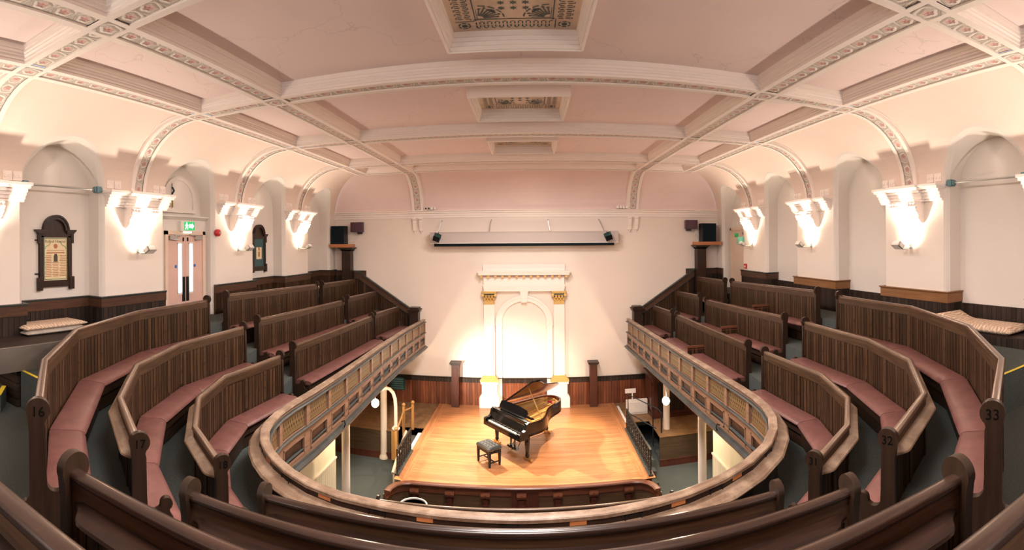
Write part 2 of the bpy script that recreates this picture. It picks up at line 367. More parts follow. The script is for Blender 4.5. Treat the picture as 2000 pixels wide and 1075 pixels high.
def shell():
    # ground floor
    m = MB(); m.box(-WX, WX, FY, BY, -GZ-.1, -GZ); struct(m.build('floor', M['carpet'], smooth=0))
    # ceiling panels
    m = MB(); e = .77; ye = EY0+.1
    def q(x0, x1, y0, y1): m.add([(x0, y0, PZ), (x1, y0, PZ), (x1, y1, PZ), (x0, y1, PZ)], [(0, 1, 2, 3)])
    q(-5.75, -e, FY, ye); q(e, 5.75, FY, ye); y0 = FY
    for c in (5.33, 8.95, 12.6): q(-e, e, y0, c-e); y0 = c+e
    q(-e, e, y0, ye)
    struct(m.build('ceiling', M['ceil'], smooth=0, fix=False))
    # ribs: soffit strips, rosette ribbons, crossings, coffer mouldings
    flat = MB(); ros = MB(); mol = MB()
    ys = [-.1]+RY+[16.1]
    def strip(x0, y0, x1, y1):                      # a soffit strip from centre to centre, RW half width
        dx, dy = (1, 0) if x1 > x0 else (0, 1)
        nx, ny = -dy, dx; l = (x1-x0)+(y1-y0)
        def q(mb, a, b, z):
            P = [(x0+nx*a, y0+ny*a, z), (x1+nx*a, y1+ny*a, z), (x1+nx*b, y1+ny*b, z), (x0+nx*b, y0+ny*b, z)]
            mb.add(P, [(0, 1, 2, 3)], [[(0, a), (l, a), (l, b), (0, b)]])
        q(flat, -RW, -.115, RZ); q(flat, .115, RW, RZ); q(ros, -.115, .115, RZ+.02)
        for sgn in (-1, 1):                        # the little step beside the ribbon
            a = .115*sgn
            flat.add([(x0+nx*a, y0+ny*a, RZ), (x1+nx*a, y1+ny*a, RZ), (x1+nx*a, y1+ny*a, RZ+.02), (x0+nx*a, y0+ny*a, RZ+.02)], [(0, 1, 2, 3)])
    for x in RX:
        yy = [FY]+[y for y in ys[1:]]
        for a, b in zip(yy[:-1], yy[1:]): strip(x, a+(RW if a > FY else 0), x, b-RW)
    for y in ys[1:]:
        for a, b in zip(RX[:-1], RX[1:]): strip(a+RW, y, b-RW, y)
        for x in RX:
            flat.box(x-RW, x+RW, y-RW, y+RW, RZ, RZ+.01)
            c = .135
            ros.add([(x-c, y-c, RZ-.004), (x+c, y-c, RZ-.004), (x+c, y+c, RZ-.004), (x-c, y+c, RZ-.004)], [(0, 1, 2, 3)], [[(0, -.115), (.27, -.115), (.27, .115), (0, .115)]])
    steps = [(0, 0), (0, .035), (.014, .04), (.014, .065), (.035, .085), (.035, .1), (.05, .115), (.05, .15), (.06, .152), (.06, .23)]
    yb = [FY]+ys[1:]
    for i in range(len(yb)-1):
        for j in range(3):
            x0, x1 = RX[j]+RW, RX[j+1]-RW; y0, y1 = yb[i]+(RW if i else 0), yb[i+1]-RW
            mol.sweep([(x0, y0, RZ), (x1, y0, RZ), (x1, y1, RZ), (x0, y1, RZ)], steps, closed=True, loop=False)
    # outer faces of the outer ribs, and the end rib
    for s in (-1, 1): flat.add([(s*(RX[3]+RW), FY, RZ), (s*(RX[3]+RW), EY0+.02, RZ), (s*(RX[3]+RW), EY0+.02, RZ+.1), (s*(RX[3]+RW), FY, RZ+.1)], [(0, 1, 2, 3)])
    flat.add([(-CX0, EY0+.01, RZ), (CX0, EY0+.01, RZ), (CX0, EY0+.01, RZ+.1), (-CX0, EY0+.01, RZ+.1)], [(0, 1, 2, 3)])
    # arched wall ribs over the piers and over the end corbels
    def archrib(base, out, along, a, zo=0):
        n = 18
        P = [(a*math.sin(PI/2*k/n), SZ+1.35*math.cos(PI/2*k/n)) for k in range(n+1)]
        us = [0]
        for k in range(n): us.append(us[-1]+math.dist(P[k], P[k+1]))
        def pt(k, w, lift=0):
            d, z = P[k]; g = lift
            return (base[0]+out[0]*(d+g)+along[0]*w, base[1]+out[1]*(d+g)+along[1]*w, z+g*.6)
        for k in range(n):
            for (w0, w1, mb, lf) in ((-RW, -.115, flat, 0), (.115, RW, flat, 0), (-.115, .115, ros, .012)):
                mb.add([pt(k, w0, lf), pt(k+1, w0, lf), pt(k+1, w1, lf), pt(k, w1, lf)], [(0, 1, 2, 3)], [[(us[k], w0), (us[k+1], w0), (us[k+1], w1), (us[k], w1)]])
            for w in (-RW, RW):
                for e, (l0, l1) in enumerate(((0, .06), (.06, .16))):
                    ww = w+(.03*e)*(1 if w > 0 else -1)
                    mol.add([pt(k, ww, l0), pt(k+1, ww, l0), pt(k+1, ww, l1), pt(k, ww, l1)], [(0, 1, 2, 3)])
                    if e: mol.add([pt(k, w, .06), pt(k+1, w, .06), pt(k+1, ww, .06), pt(k, ww, .06)], [(0, 1, 2, 3)])
    for y in RY:
        for s in (-1, 1): archrib((s*CX0, y), (s, 0), (0, 1), 1.39)
    for x in RX[1:3]: archrib((x, EY0), (0, 1), (1, 0), EA-.06)
    struct(flat.build('trim_1', M['rib'], smooth=0, fix=False)); struct(ros.build('trim_2', M['rosette'], smooth=0, fix=False)); struct(mol.build('trim_3', M['plaster'], smooth=0, fix=False))
    # side walls with niches, coves
    for s, nm in ((-1, 'left'), (1, 'right')):
        wall = MB(); cov = MB(); nic = MB()
        R = NH+.09
        def half(z): return R if z <= SZ else math.sqrt(max(0, R*R-(z-SZ)**2))
        zl = [(-GZ, WX, BY), (-2.3, WX, BY)]
        zl2 = [(-2.3, WX, BY), (-1, WX, BY), (0, WX, BY), (SZ, CX0+CA, BY)]
        tl = []
        for k in range(1, 25):
            t = PI/2*(24-k)/24; tl.append((SZ+CB*math.cos(t), CX0+CA*math.sin(t), EY0+EA*math.sin(t)))
        crown = SZ+R
        tt = math.acos((crown-SZ)/CB); tl.append((crown, CX0+CA*math.sin(tt), EY0+EA*math.sin(tt))); tl.sort()
        def quad(mb, ya0, ya1, yb0, yb1, A, B):
            if ya1-ya0 < 1e-4 and yb1-yb0 < 1e-4: return
            mb.add([(s*A[1], ya0, A[0]), (s*A[1], ya1, A[0]), (s*B[1], yb1, B[0]), (s*B[1], yb0, B[0])], [(0, 1, 2, 3)])
        quad(wall, FY, BY, FY, BY, zl[0], zl[1])
        for mb, lv in ((wall, zl2), (cov, [zl2[-1]]+tl)):
            for A, B in zip(lv[:-1], lv[1:]):
                ha, hb = half(A[0]), half(B[0])
                if A[0] >= crown-1e-6: quad(mb, FY, A[2], FY, B[2], A, B); continue
                e0, e1 = FY, FY
                for c in NC:
                    quad(mb, e0, c-ha, e1, c-hb, A, B); e0, e1 = c+ha, c+hb
                quad(mb, e0, A[2], e1, B[2], A, B)
        struct(wall.build('wall_'+nm, M['wall'], fix=False)); struct(cov.build('trim_4' if s < 0 else 'trim_5', M['cove'], fix=False))
        # niche linings
        NB = WX+.40
        for c in NC:
            n = 20
            out = [(c-R, -2.3)]+[(c-R*math.cos(PI*k/n), SZ+R*math.sin(PI*k/n)) for k in range(n+1)]+[(c+R, -2.3)]
            inn = [(c-NH, -2.3)]+[(c-NH*math.cos(PI*k/n), SZ+NH*math.sin(PI*k/n)) for k in range(n+1)]+[(c+NH, -2.3)]
            def xs(z): return WX if z <= SZ else CX0+CA*math.sqrt(max(0, 1-((z-SZ)/CB)**2))
            A = [(s*xs(z), y, z) for y, z in out]; Bq = [(s*(xs(z)+.035), y*.5+y2*.5, (z+z2)/2) for (y, z), (y2, z2) in zip(out, inn)]
            D = [(s*(xs(z)+.09), y, z) for y, z in inn]; E = [(s*NB, y, z) for y, z in inn]
            k = len(A)
            for U, V in ((A, Bq), (Bq, D), (D, E)):
                nic.add(U+V, [(i, i+1, k+i+1, k+i) for i in range(k-1)])
            nic.add(E, [tuple(range(k))])
        struct(nic.build('trim_6' if s < 0 else 'trim_7', M['niche'], smooth=.9, fix=False))
    # end cove and end wall
    m = MB(); n = 16
    for k in range(n):
        t0, t1 = PI/2*k/n, PI/2*(k+1)/n
        P = [(CX0+CA*math.sin(t), EY0+EA*math.sin(t), SZ+.12+(CB-.12)*math.cos(t)) for t in (t0, t1)]
        m.add([(-P[0][0], P[0][1], P[0][2]), (P[0][0], P[0][1], P[0][2]), (P[1][0], P[1][1], P[1][2]), (-P[1][0], P[1][1], P[1][2])], [(0, 1, 2, 3)])
    struct(m.build('trim_8', M['endcove'], fix=False))
    m = MB(); m.box(-WX-.4, WX+.4, BY, BY+.1, -GZ, SZ+.14); struct(m.build('wall_back', M['wall'], smooth=0))
    # end cornice
    m = MB(); prof = [(0, -.27), (.03, -.27), (.03, -.2), (.05, -.19), (.05, -.12), (.09, -.1), (.09, -.05), (.15, -.03), (.15, 0), (0, 0)]
    m.sweep([(WX, BY, 1.15), (-WX, BY, 1.15)], prof)
    for x in (-3.885, 3.885): m.sweep([(x+.36, BY, 1.155), (x-.36, BY, 1.155)], [(d*1.2, z) for d, z in prof])
    o = struct(m.build('trim_9', M['plaster'], smooth=.3))
    for x in (-3.885, 3.885):
        for dx in (-.12, .12):
            k = MB(); w = .065
            pr = [(0, 0), (.15, 0), (.15, -.05), (.11, -.08), (.125, -.18), (.08, -.32), (.05, -.42), (.06, -.46), (0, -.50)]
            k.prism(pr, frame((x+dx+w, BY, .88), (0, -1, 0), (0, 0, 1)), 2*w); k.lathe([(.0, .05), (.035, .03), (.02, -.03), (0, -.06)], (x+dx, BY-.03, .36), 8)
            k.build('corbel', M['plaster'], o)
        for q in range(4):
            k = MB(); k.box(x+(.45 if x < 0 else -.45)-.17+q*.11, x+(.45 if x < 0 else -.45)-.08+q*.11, BY-.16, BY-.02, 1.17, 1.27)
            k.build('vent_plaque', M['plaster'], o, 0)
            if x < 0 and q < 2:
                h = MB(); h.lathe([(.0, 0), (.032, 0), (.032, .01), (0, .01)], (0, 0, 0), 12, frame((x+.45-.125+q*.11, BY-.165, 1.22), (1, 0, 0), (0, 0, 1))); h.build('vent_hole', M['satin'], o)
    # rear wall (behind the viewer); its glowing windows are added for the fill light
    m = MB(); m.box(-WX-.4, WX+.4, FY-.2, FY, -GZ, PZ+.1); struct(m.build('wall_rear', M['wall'], smooth=0))
    for i, x in enumerate((-4.2, 0, 4.2)):
        w = MB(); w.box(x-.85, x+.85, FY-.02, FY+.03, -.9, 1.9); wo = struct(w.build('window_%d' % (i+1), M['day'], smooth=0))
        f = MB()
        for a in (-.9, -.02, .86): f.box(x+a, x+a+.06, FY, FY+.09, -.95, 1.95)
        for z in (-.96, .45, 1.9): f.box(x-.9, x+.92, FY, FY+.08, z, z+.06)
        f.build('window_frame', M['white'], wo, 0)
    # pier cornices with carved corbels, above the wall lamps
    i = 10
    for s in (-1, 1):
        for y in RY:
            i += 1
            T = frame((s*WX, y, 0), (-s, 0, 0), (0, 1, 0)) if s < 0 else frame((s*WX, y, 0), (-s, 0, 0), (0, -1, 0))
            m = MB()
            for (p, z0, z1, hw) in ((.27, 1.0, 1.05, .93), (.23, .955, 1.0, .91), (.16, .90, .955, .89), (.12, .84, .90, .885), (.09, .78, .84, .88), (.05, .735, .78, .88)):
                m.box(-.02, p, -hw, hw, z0, z1, T); m.box(-.02, p+.055, -.43, .43, z0-.001, z1+.001, T)
            o = struct(m.build('trim_%d' % i, M['plaster'], smooth=0))
            for dy in (-.27, .27):
                k = MB(); w = .105
                pr = [(0, .74), (.27, .74), (.28, .70), (.255, .67), (.27, .62), (.24, .56), (.19, .50), (.15, .44), (.16, .40), (.11, .34), (.06, .31), (0, .33)]
                k.prism(pr, T @ frame((0, dy+w, 0), (1, 0, 0), (0, 0, 1)), 2*w)
                for (a, b, r) in ((.25, .70, .045), (.245, .635, .05), (.215, .56, .045), (.165, .49, .04), (.14, .42, .04), (.09, .36, .03)):
                    for sg in (-.75, 0, .75):
                        k.lathe([(0, -r), (r*.8, -r*.5), (r, 0), (r*.8, r*.5), (0, r)], (0, 0, 0), 7, T @ Matrix.Translation((a, dy+sg*w, b)))
                k.build('corbel', M['plaster'], o)
            for sg in (-1, 1):
                for q in range(2):
                    y0 = sg*(.56+q*.2)-.09; k = MB(); k.box(-.04, .03, y0, y0+.18, 1.1, 1.26, T)
                    ko = k.build('vent_plaque', M['plaster'], o, 0)
                    for e in (-.045, .045):
                        h = MB(); h.lathe([(0, 0), (.028, 0), (.03, .012), (.018, .016), (0, .008)], (0, 0, 0), 10, T @ frame((.03, y0+.09+e, 1.18), (0, 1, 0), (0, 0, 1))); h.build('vent_ring', M['rib'], ko)
shell()

def laylights():
    for i, (y, lab) in enumerate(((5.33, 'large square gilt fretwork grille in the ceiling nearest the viewer'), (8.95, 'gilt fretwork ceiling grille in the second coffer from the viewer'), (12.6, 'small looking ceiling grille nearest the stage end wall'))):
        t = thing('ceiling_grille', lab, 'ceiling grille', 'framed grilles along the middle of the ceiling')
        c = .86; f = MB()
        prof = [(0, .17), (0, 0), (.03, -.02), (.035, .0), (.05, .0), (.052, .05), (.066, .055), (.068, .10), (.082, .105), (.085, .15), (.10, .155), (.10, .26)]
        f.sweep([(-c, y-c, 2.4), (c, y-c, 2.4), (c, y+c, 2.4), (-c, y+c, 2.4)], prof, closed=True)
        f.build('grille_frame', M['plaster'], t, .3)
        g = MB(); r = .765; z = 2.62; g.box(-r, r, y-r, y+r, z, z+.02); g.build('grille_panel', M['grille'], t, 0)
        h = MB(); zz = z-.004
        def bar(x0, y0, x1, y1, w=.014):
            dx, dy = x1-x0, y1-y0; l = math.hypot(dx, dy) or 1; nx, ny = -dy/l*w/2, dx/l*w/2
            h.add([(x0+nx, y+y0+ny, zz), (x1+nx, y+y1+ny, zz), (x1-nx, y+y1-ny, zz), (x0-nx, y+y0-ny, zz)], [(0, 1, 2, 3)])
        def disc(x, yy, r0, r1=0, a0=0, a1=360, n=18):
            P = [(x+r*math.cos(math.radians(a0+(a1-a0)*k/n)), y+yy+r*math.sin(math.radians(a0+(a1-a0)*k/n)), zz) for r in (r1, r0) for k in range(n+1)]
            h.add(P, [(k, k+1, n+2+k, n+1+k) for k in range(n)])
        def rot(k, p): a = k*PI/2; return (p[0]*math.cos(a)-p[1]*math.sin(a), p[0]*math.sin(a)+p[1]*math.cos(a))
        def B(k, a, b, w=.014): bar(*rot(k, a), *rot(k, b), w)
        for k in range(4):
            B(k, (-.48, .455), (.48, .455), .014); B(k, (-.44, .43), (-.2, .43), .008); B(k, (.2, .43), (.44, .43), .008)
            p = .092
            for q in range(10):                                     # the key border
                x0 = -.46+q*p
                B(k, (x0+.006, .67), (x0+.006, .61)); B(k, (x0+.006, .58), (x0+.006, .52)); B(k, (x0+.010, .68), (x0+.042, .68))
                B(k, (x0+.050, .66), (x0+.050, .60)); B(k, (x0+.050, .57), (x0+.050, .52)); B(k, (x0+.056, .512), (x0+.088, .512))
            cx, cy = rot(k, (.60, .60)); disc(cx, cy, .035, 0)
            for q in range(6): disc(cx, cy, .078, .06, q*60+8, q*60+52, 6)
            B(k, (.49, .47), (.49, .70), .012)
            qx, qy = rot(k, (.42, .42)); base = 180+90*k                # corner fans
            for q in range(7):
                a = math.radians(base+8+q*12.3); e = .22+.03*(q % 2)
                bar(qx+.07*math.cos(a), qy+.07*math.sin(a), qx+e*math.cos(a), qy+e*math.sin(a), .018); disc(qx+(e+.015)*math.cos(a), qy+(e+.015)*math.sin(a), .018)
            for q in range(4): disc(qx, qy, .315, .298, base+4+q*22, base+20+q*22, 5)
            dx, dy = rot(k, (.265, .23)); disc(dx, dy, .024); dx, dy = rot(k, (-.265, .23)); disc(dx, dy, .024)
        for x in (-.137, 0, .137):                                   # rows of six-pointed stars
            for sy in (-.19, -.03, .13) if False else (-.19, -.065, .065, .19):
                sx = x
                for q in range(6):
                    a = math.radians(q*60+30)
                    P = [(sx+.02*math.cos(a-.52), y+sy+.02*math.sin(a-.52), zz), (sx+.05*math.cos(a), y+sy+.05*math.sin(a), zz), (sx+.02*math.cos(a+.52), y+sy+.02*math.sin(a+.52), zz), (sx, y+sy, zz)]
                    h.add(P, [(0, 1, 2, 3)])
        h.build('fretwork_openings', M['hole'], t, 0, fix=False)
laylights()

# ------------------------------------------------------------------ gallery plan
LA = [(-6.22, 17.15, -1.34), (-6.22, 14.2, -1.27), (-6.2, 13.72, -1.25), (-6.2, 9.0, -1.13), (-6.12, 8.15, -1.16), (-5.98, 6.02, -1.16), (-5.26, 4.12, -1.16), (-4.0, 2.76, -1.16), (-2.78, 1.89, -1.16)]
LB = [(-5.42, 17.15, -1.77), (-5.42, 14.33, -1.69), (-5.42, 13.86, -1.73), (-5.42, 9.05, -1.62), (-5.2, 8.12, -1.63), (-5.15, 6.15, -1.63), (-4.64, 4.67, -1.63), (-3.74, 3.55, -1.63), (-2.76, 2.86, -1.63)]
LC = [(-4.55, 17.15, -2.29), (-4.55, 14.35, -2.16), (-4.55, 14.05, -2.19), (-4.55, 9.03, -2.1), (-4.34, 8.06, -2.09), (-4.4, 6.37, -2.09), (-4.05, 5.27, -2.09), (-3.4, 4.4, -2.09), (-2.62, 3.82, -2.09)]
RA = [(2.85, 1.96, -1.16), (4.09, 2.77, -1.16), (5.33, 4.18, -1.16), (6.17, 6.16, -1.16), (6.22, 8.35, -1.16), (6.22, 9.22, -1.13), (6.22, 13.93, -1.25), (6.22, 14.55, -1.27), (6.22, 17.15, -1.32)]
RB = [(2.87, 3.03, -1.63), (3.91, 3.65, -1.63), (4.84, 4.83, -1.63), (5.31, 6.29, -1.63), (5.39, 8.36, -1.63), (5.42, 9.3, -1.65), (5.42, 14.03, -1.79), (5.42, 14.65, -1.72), (5.42, 17.15, -1.83)]
RC = [(2.74, 3.94, -2.09), (3.51, 4.47, -2.09), (4.1, 5.25, -2.09), (4.46, 6.42, -2.09), (4.42, 8.25, -2.09), (4.55, 9.31, -2.15), (4.55, 14.25, -2.22), (4.55, 14.8, -2.21), (4.55, 17.15, -2.31)]
PA = [(-3.52, 17.05, -2.72), (-3.5, 14.2, -2.6), (-3.42, 11.4, -2.52), (-3.28, 8.6, -2.45), (-3.24, 7.2, -2.42), (-3.26, 6.6, -2.42), (-3.24, 6.16, -2.42), (-3.18, 5.82, -2.42), (-3.08, 5.53, -2.42), (-2.92, 5.26, -2.42), (-2.73, 5.04, -2.42), (-2.52, 4.86, -2.42), (-2.28, 4.7, -2.42), (-1.98, 4.56, -2.42), (-1.62, 4.47, -2.42), (-1.15, 4.43, -2.42), (-.65, 4.415, -2.42), (.07, 4.41, -2.42), (.79, 4.44, -2.42), (1.2, 4.49, -2.42), (1.62, 4.58, -2.42), (2.04, 4.73, -2.42), (2.45, 4.95, -2.42), (2.84, 5.27, -2.42), (3.12, 5.64, -2.42), (3.3, 6.0, -2.42), (3.41, 6.4, -2.42), (3.46, 6.85, -2.42), (3.47, 7.4, -2.42), (3.47, 8.4, -2.44), (3.48, 11.6, -2.54), (3.5, 14.5, -2.64), (3.52, 17.05, -2.73)]
FH = 1.12
def gallery():
    """stepped carpeted floor of the horseshoe gallery: one tread per row, with its riser"""
    def row(Lp, ends, Rp): return [(Lp[0][0], BY, Lp[0][2])]+Lp[1:4]+Lp[4:]+ends+Rp[:5]+Rp[5:-1]+[(Rp[-1][0], BY, Rp[-1][2])]
    A = row(LA, [(-1.9, 1.53, -1.16), (2.0, 1.57, -1.16)], RA); B = row(LB, [(-1.9, 2.5, -1.63), (2.1, 2.58, -1.63)], RB); Cc = row(LC, [(-1.95, 3.55, -2.09), (2.1, 3.63, -2.09)], RC)
    n = len(A); tot = plen(PA)
    cum = [0]
    for i in range(n-1): cum.append(cum[-1]+math.dist(Cc[i][:2], Cc[i+1][:2]))
    D = []
    for i in range(n):
        # nearest parapet point, kept in order
        best = min((k*tot/400 for k in range(401)), key=lambda s: math.dist(at(PA, s)[0][:2], Cc[i][:2]))
        if i == 0: best = 0
        if i == n-1: best = tot
        p, _ = at(PA, best); D.append((p.x, p.y, p.z))
    m = MB()
    def tread(P, Q, z): return [(p[0], p[1], q) for p, q in zip(P, z)]+[(p[0], p[1], q) for p, q in zip(Q, z)]
    zA = [p[2]-FH for p in A]; zB = [p[2]-FH for p in B]; zC = [p[2]-FH for p in Cc]
    idx = [(i, i+1, n+i+1, n+i) for i in range(n-1)]
    m.add(tread(A, B, zA), idx); m.add(tread(B, Cc, zB), idx); m.add(tread(Cc, D, zC), idx)
    for P, z0, z1 in ((B, zA, zB), (Cc, zB, zC)):
        m.add([(p[0], p[1], q) for p, q in zip(P, z0)]+[(p[0], p[1], q) for p, q in zip(P, z1)], idx)
    # the walk behind the top row
    O = [((-WX-.4) if p[0] < 0 else WX+.4, p[1], 0) for p in A]
    for i in range(4, n-4): O[i] = (A[i][0]*1.6 if abs(A[i][0]) > 2.5 else A[i][0], FY if abs(A[i][0]) < 4.5 else A[i][1], 0)
    O = [(max(-WX-.4, min(WX+.4, o[0])), o[1], 0) for o in O]
    m.add([(p[0], p[1], q) for p, q in zip(A, zA)]+[(o[0], o[1], max(q, GF)) for o, q in zip(O, zA)], idx)
    m.add([(-WX-.4, FY, GF-.01), (WX+.4, FY, GF-.01), (WX+.4, 4.2, GF-.01), (5.26, 4.0, GF-.01), (2.85, 1.95, GF-.01), (-2.78, 1.88, GF-.01), (-5.26, 4.1, GF-.01), (-WX-.4, 4.2, GF-.01)], [tuple(range(8))])
    o = struct(m.build('gallery_floor', M['carpet'], smooth=0, fix=False))
    # soffit under the gallery
    m = MB(); k = 60; P = [at(PA, tot*i/k)[0] for i in range(k+1)]; mt = mitres([tuple(p) for p in P])
    P = [(p.x-a[0]*.04, p.y-a[1]*.04, p.z-1.1) for p, a in zip(P, mt)]
    Q = [((-WX if p[0] < 0 else WX) if p[1] > 6 else p[0]*2.2, p[1] if p[1] > 6 else FY, -3.75) for p in P]
    m.add(P+Q, [(i, i+1, k+2+i, k+1+i) for i in range(k)]); struct(m.build('gallery_soffit', M['soffit'], fix=False))
    # landings with yellow nosings
    for s, nm in ((-1, 'left'), (1, 'right')):
        m = MB(); x0, x1 = sorted((s*6.5, s*(WX+.4)))
        yl = 3.55 if s < 0 else 3.7
        m.box(x0, x1, yl, BY, GF-.02, LAND)
        x2, x3 = sorted((s*5.0, s*6.6)); Tm = None
        m.prism([(5.15, yl-.05), (6.55, yl-.02), (6.55, 9.5), (6.32, 9.5), (6.28, 6.0), (5.42, 4.12)] if s > 0 else [(-5.15, yl-.05), (-5.42, 4.1), (-6.12, 6.0), (-6.32, 9.5), (-6.55, 9.5), (-6.55, 5.9), (-5.74, 4.35), (-5.74, yl-.02)], Matrix.Translation((0, 0, GF-.02)), LAND-GF+.019)
        if s < 0: m.prism([(-7.5, 2.4), (-5.7, 2.9), (-5.7, 3.19), (-6.05, 3.47), (-7.5, 3.47)], Matrix.Translation((0, 0, GF-.02)), .26)
        o = struct(m.build('landing_'+nm, M['carpet'], smooth=0))
        k = MB(); e = 5.72 if s < 0 else 6.55; k.add([(s*5.15, yl-.05, LAND+.004), (s*e, yl-.02, LAND+.004), (s*e, yl+.03, LAND+.004), (s*5.15, yl, LAND+.004)], [(0, 1, 2, 3)])
        k.build('step_nosing', M['yellow'], o, 0)
        if s < 0:
            k = MB(); k.add([(-5.7, 3.19, -2.035), (-6.05, 3.47, -2.035), (-6.09, 3.42, -2.035), (-5.74, 3.14, -2.035)], [(0, 1, 2, 3)]); k.build('step_nosing', M['yellow'], o, 0)
gallery()

# ------------------------------------------------------------------ wainscots
def wainscots():
    X, NB = WX, WX+.40
    def run(path, top, bot, band, boards, cap, bandmat, parent=None, nm='baseboard', bh=.21):
        m = MB(); P = [(x, y, 0) for x, y in path]
        m.sweep(P, rect(0, .03, bot, top-bh)); o = m.build(nm, boards, parent, 0)
        k = MB(); k.sweep(P, rect(0, .045, top-bh, top-.04)); k.build('wainscot_band', bandmat, o, 0)
        k = MB(); k.sweep(P, [(0, top-.04), (.05, top-.04), (.055, top-.03), (.07, top-.015), (.07, top), (0, top)]); k.build('wainscot_cap', cap, o, 0)
        return o
    def nichepath(s, c, y0, y1):
        return [(s*X, y0), (s*X, c+NH*(1 if y0 > y1 else -1)), (s*NB, c+NH*(1 if y0 > y1 else -1)), (s*NB, c-NH*(1 if y0 > y1 else -1)), (s*X, c-NH*(1 if y0 > y1 else -1)), (s*X, y1)]
    # left: from the stage wall towards the viewer, into and out of every niche
    p = nichepath(-1, NC[3], BY, RY[3])[:-1]+nichepath(-1, NC[2], RY[3], 9.83)
    struct(run([(-q[0] if False else q[0], q[1]) for q in p], -1.02, -2.35, 0, M['board'], M['greenwood'], M['band'], None, 'baseboard_left'))
    p = [(-X, 8.02)]+nichepath(-1, NC[0], 7.5, 3.2)[1:-1]+[(-X, 2.0)]
    struct(run(p, -1.02, -2.35, 0, M['boarddark'], M['greenwood'], M['band'], None, 'baseboard_left'))
    # right: pale band on the piers, low dark boards in the niches
    o = None
    for y0, y1, md, bm in ((NC[0]+NH, NC[1]-NH, 0, 'tanband'), (NC[1]+NH, NC[2]-NH, 0, 'tanband'), (NC[2]+NH, NC[3]-NH, 1, 'band')):
        path = [(NB, y0), (X, y0), (X, y1), (NB, y1)]
        w = run(path, -1.0, -2.35, 0, M['boarddark'], M['tanband'] if not md else M['greenwood'], M[bm], None, 'baseboard_right')
        struct(w)
    for c in (NC[0], NC[1], NC[2]):
        m = MB(); m.sweep([(NB, c-NH, 0), (NB, c+NH, 0)], rect(0, .03, -2.35, -1.24)); struct(m.build('baseboard_right', M['boarddark'], smooth=0))
    struct(run([(X, NC[3]+NH), (X, BY)], -1.04, -2.4, 0, M['boarddark'], M['greenwood'], M['band'], None, 'baseboard_right'))
    struct(run([(X, 2.0), (X, NC[0]-NH)], -1.0, -2.35, 0, M['boarddark'], M['tanband'], M['tanband'], None, 'baseboard_right'))
    # stage end wall: upper corners, then the red boards at stage level
    for s in (-1, 1):
        pth = [(s*X, BY), (s*5.9, BY)] if s > 0 else [(s*5.9, BY), (s*X, BY)]
        struct(run(pth, -1.05, -2.5, 0, M['boarddark'], M['greenwood'], M['band'], None, 'baseboard_back'))
    struct(run([(X, BY), (-X, BY)], -4.86, -6.0, 0, M['red'], M['boarddark'], M['boarddark'], None, 'baseboard_back', .18))
wainscots()
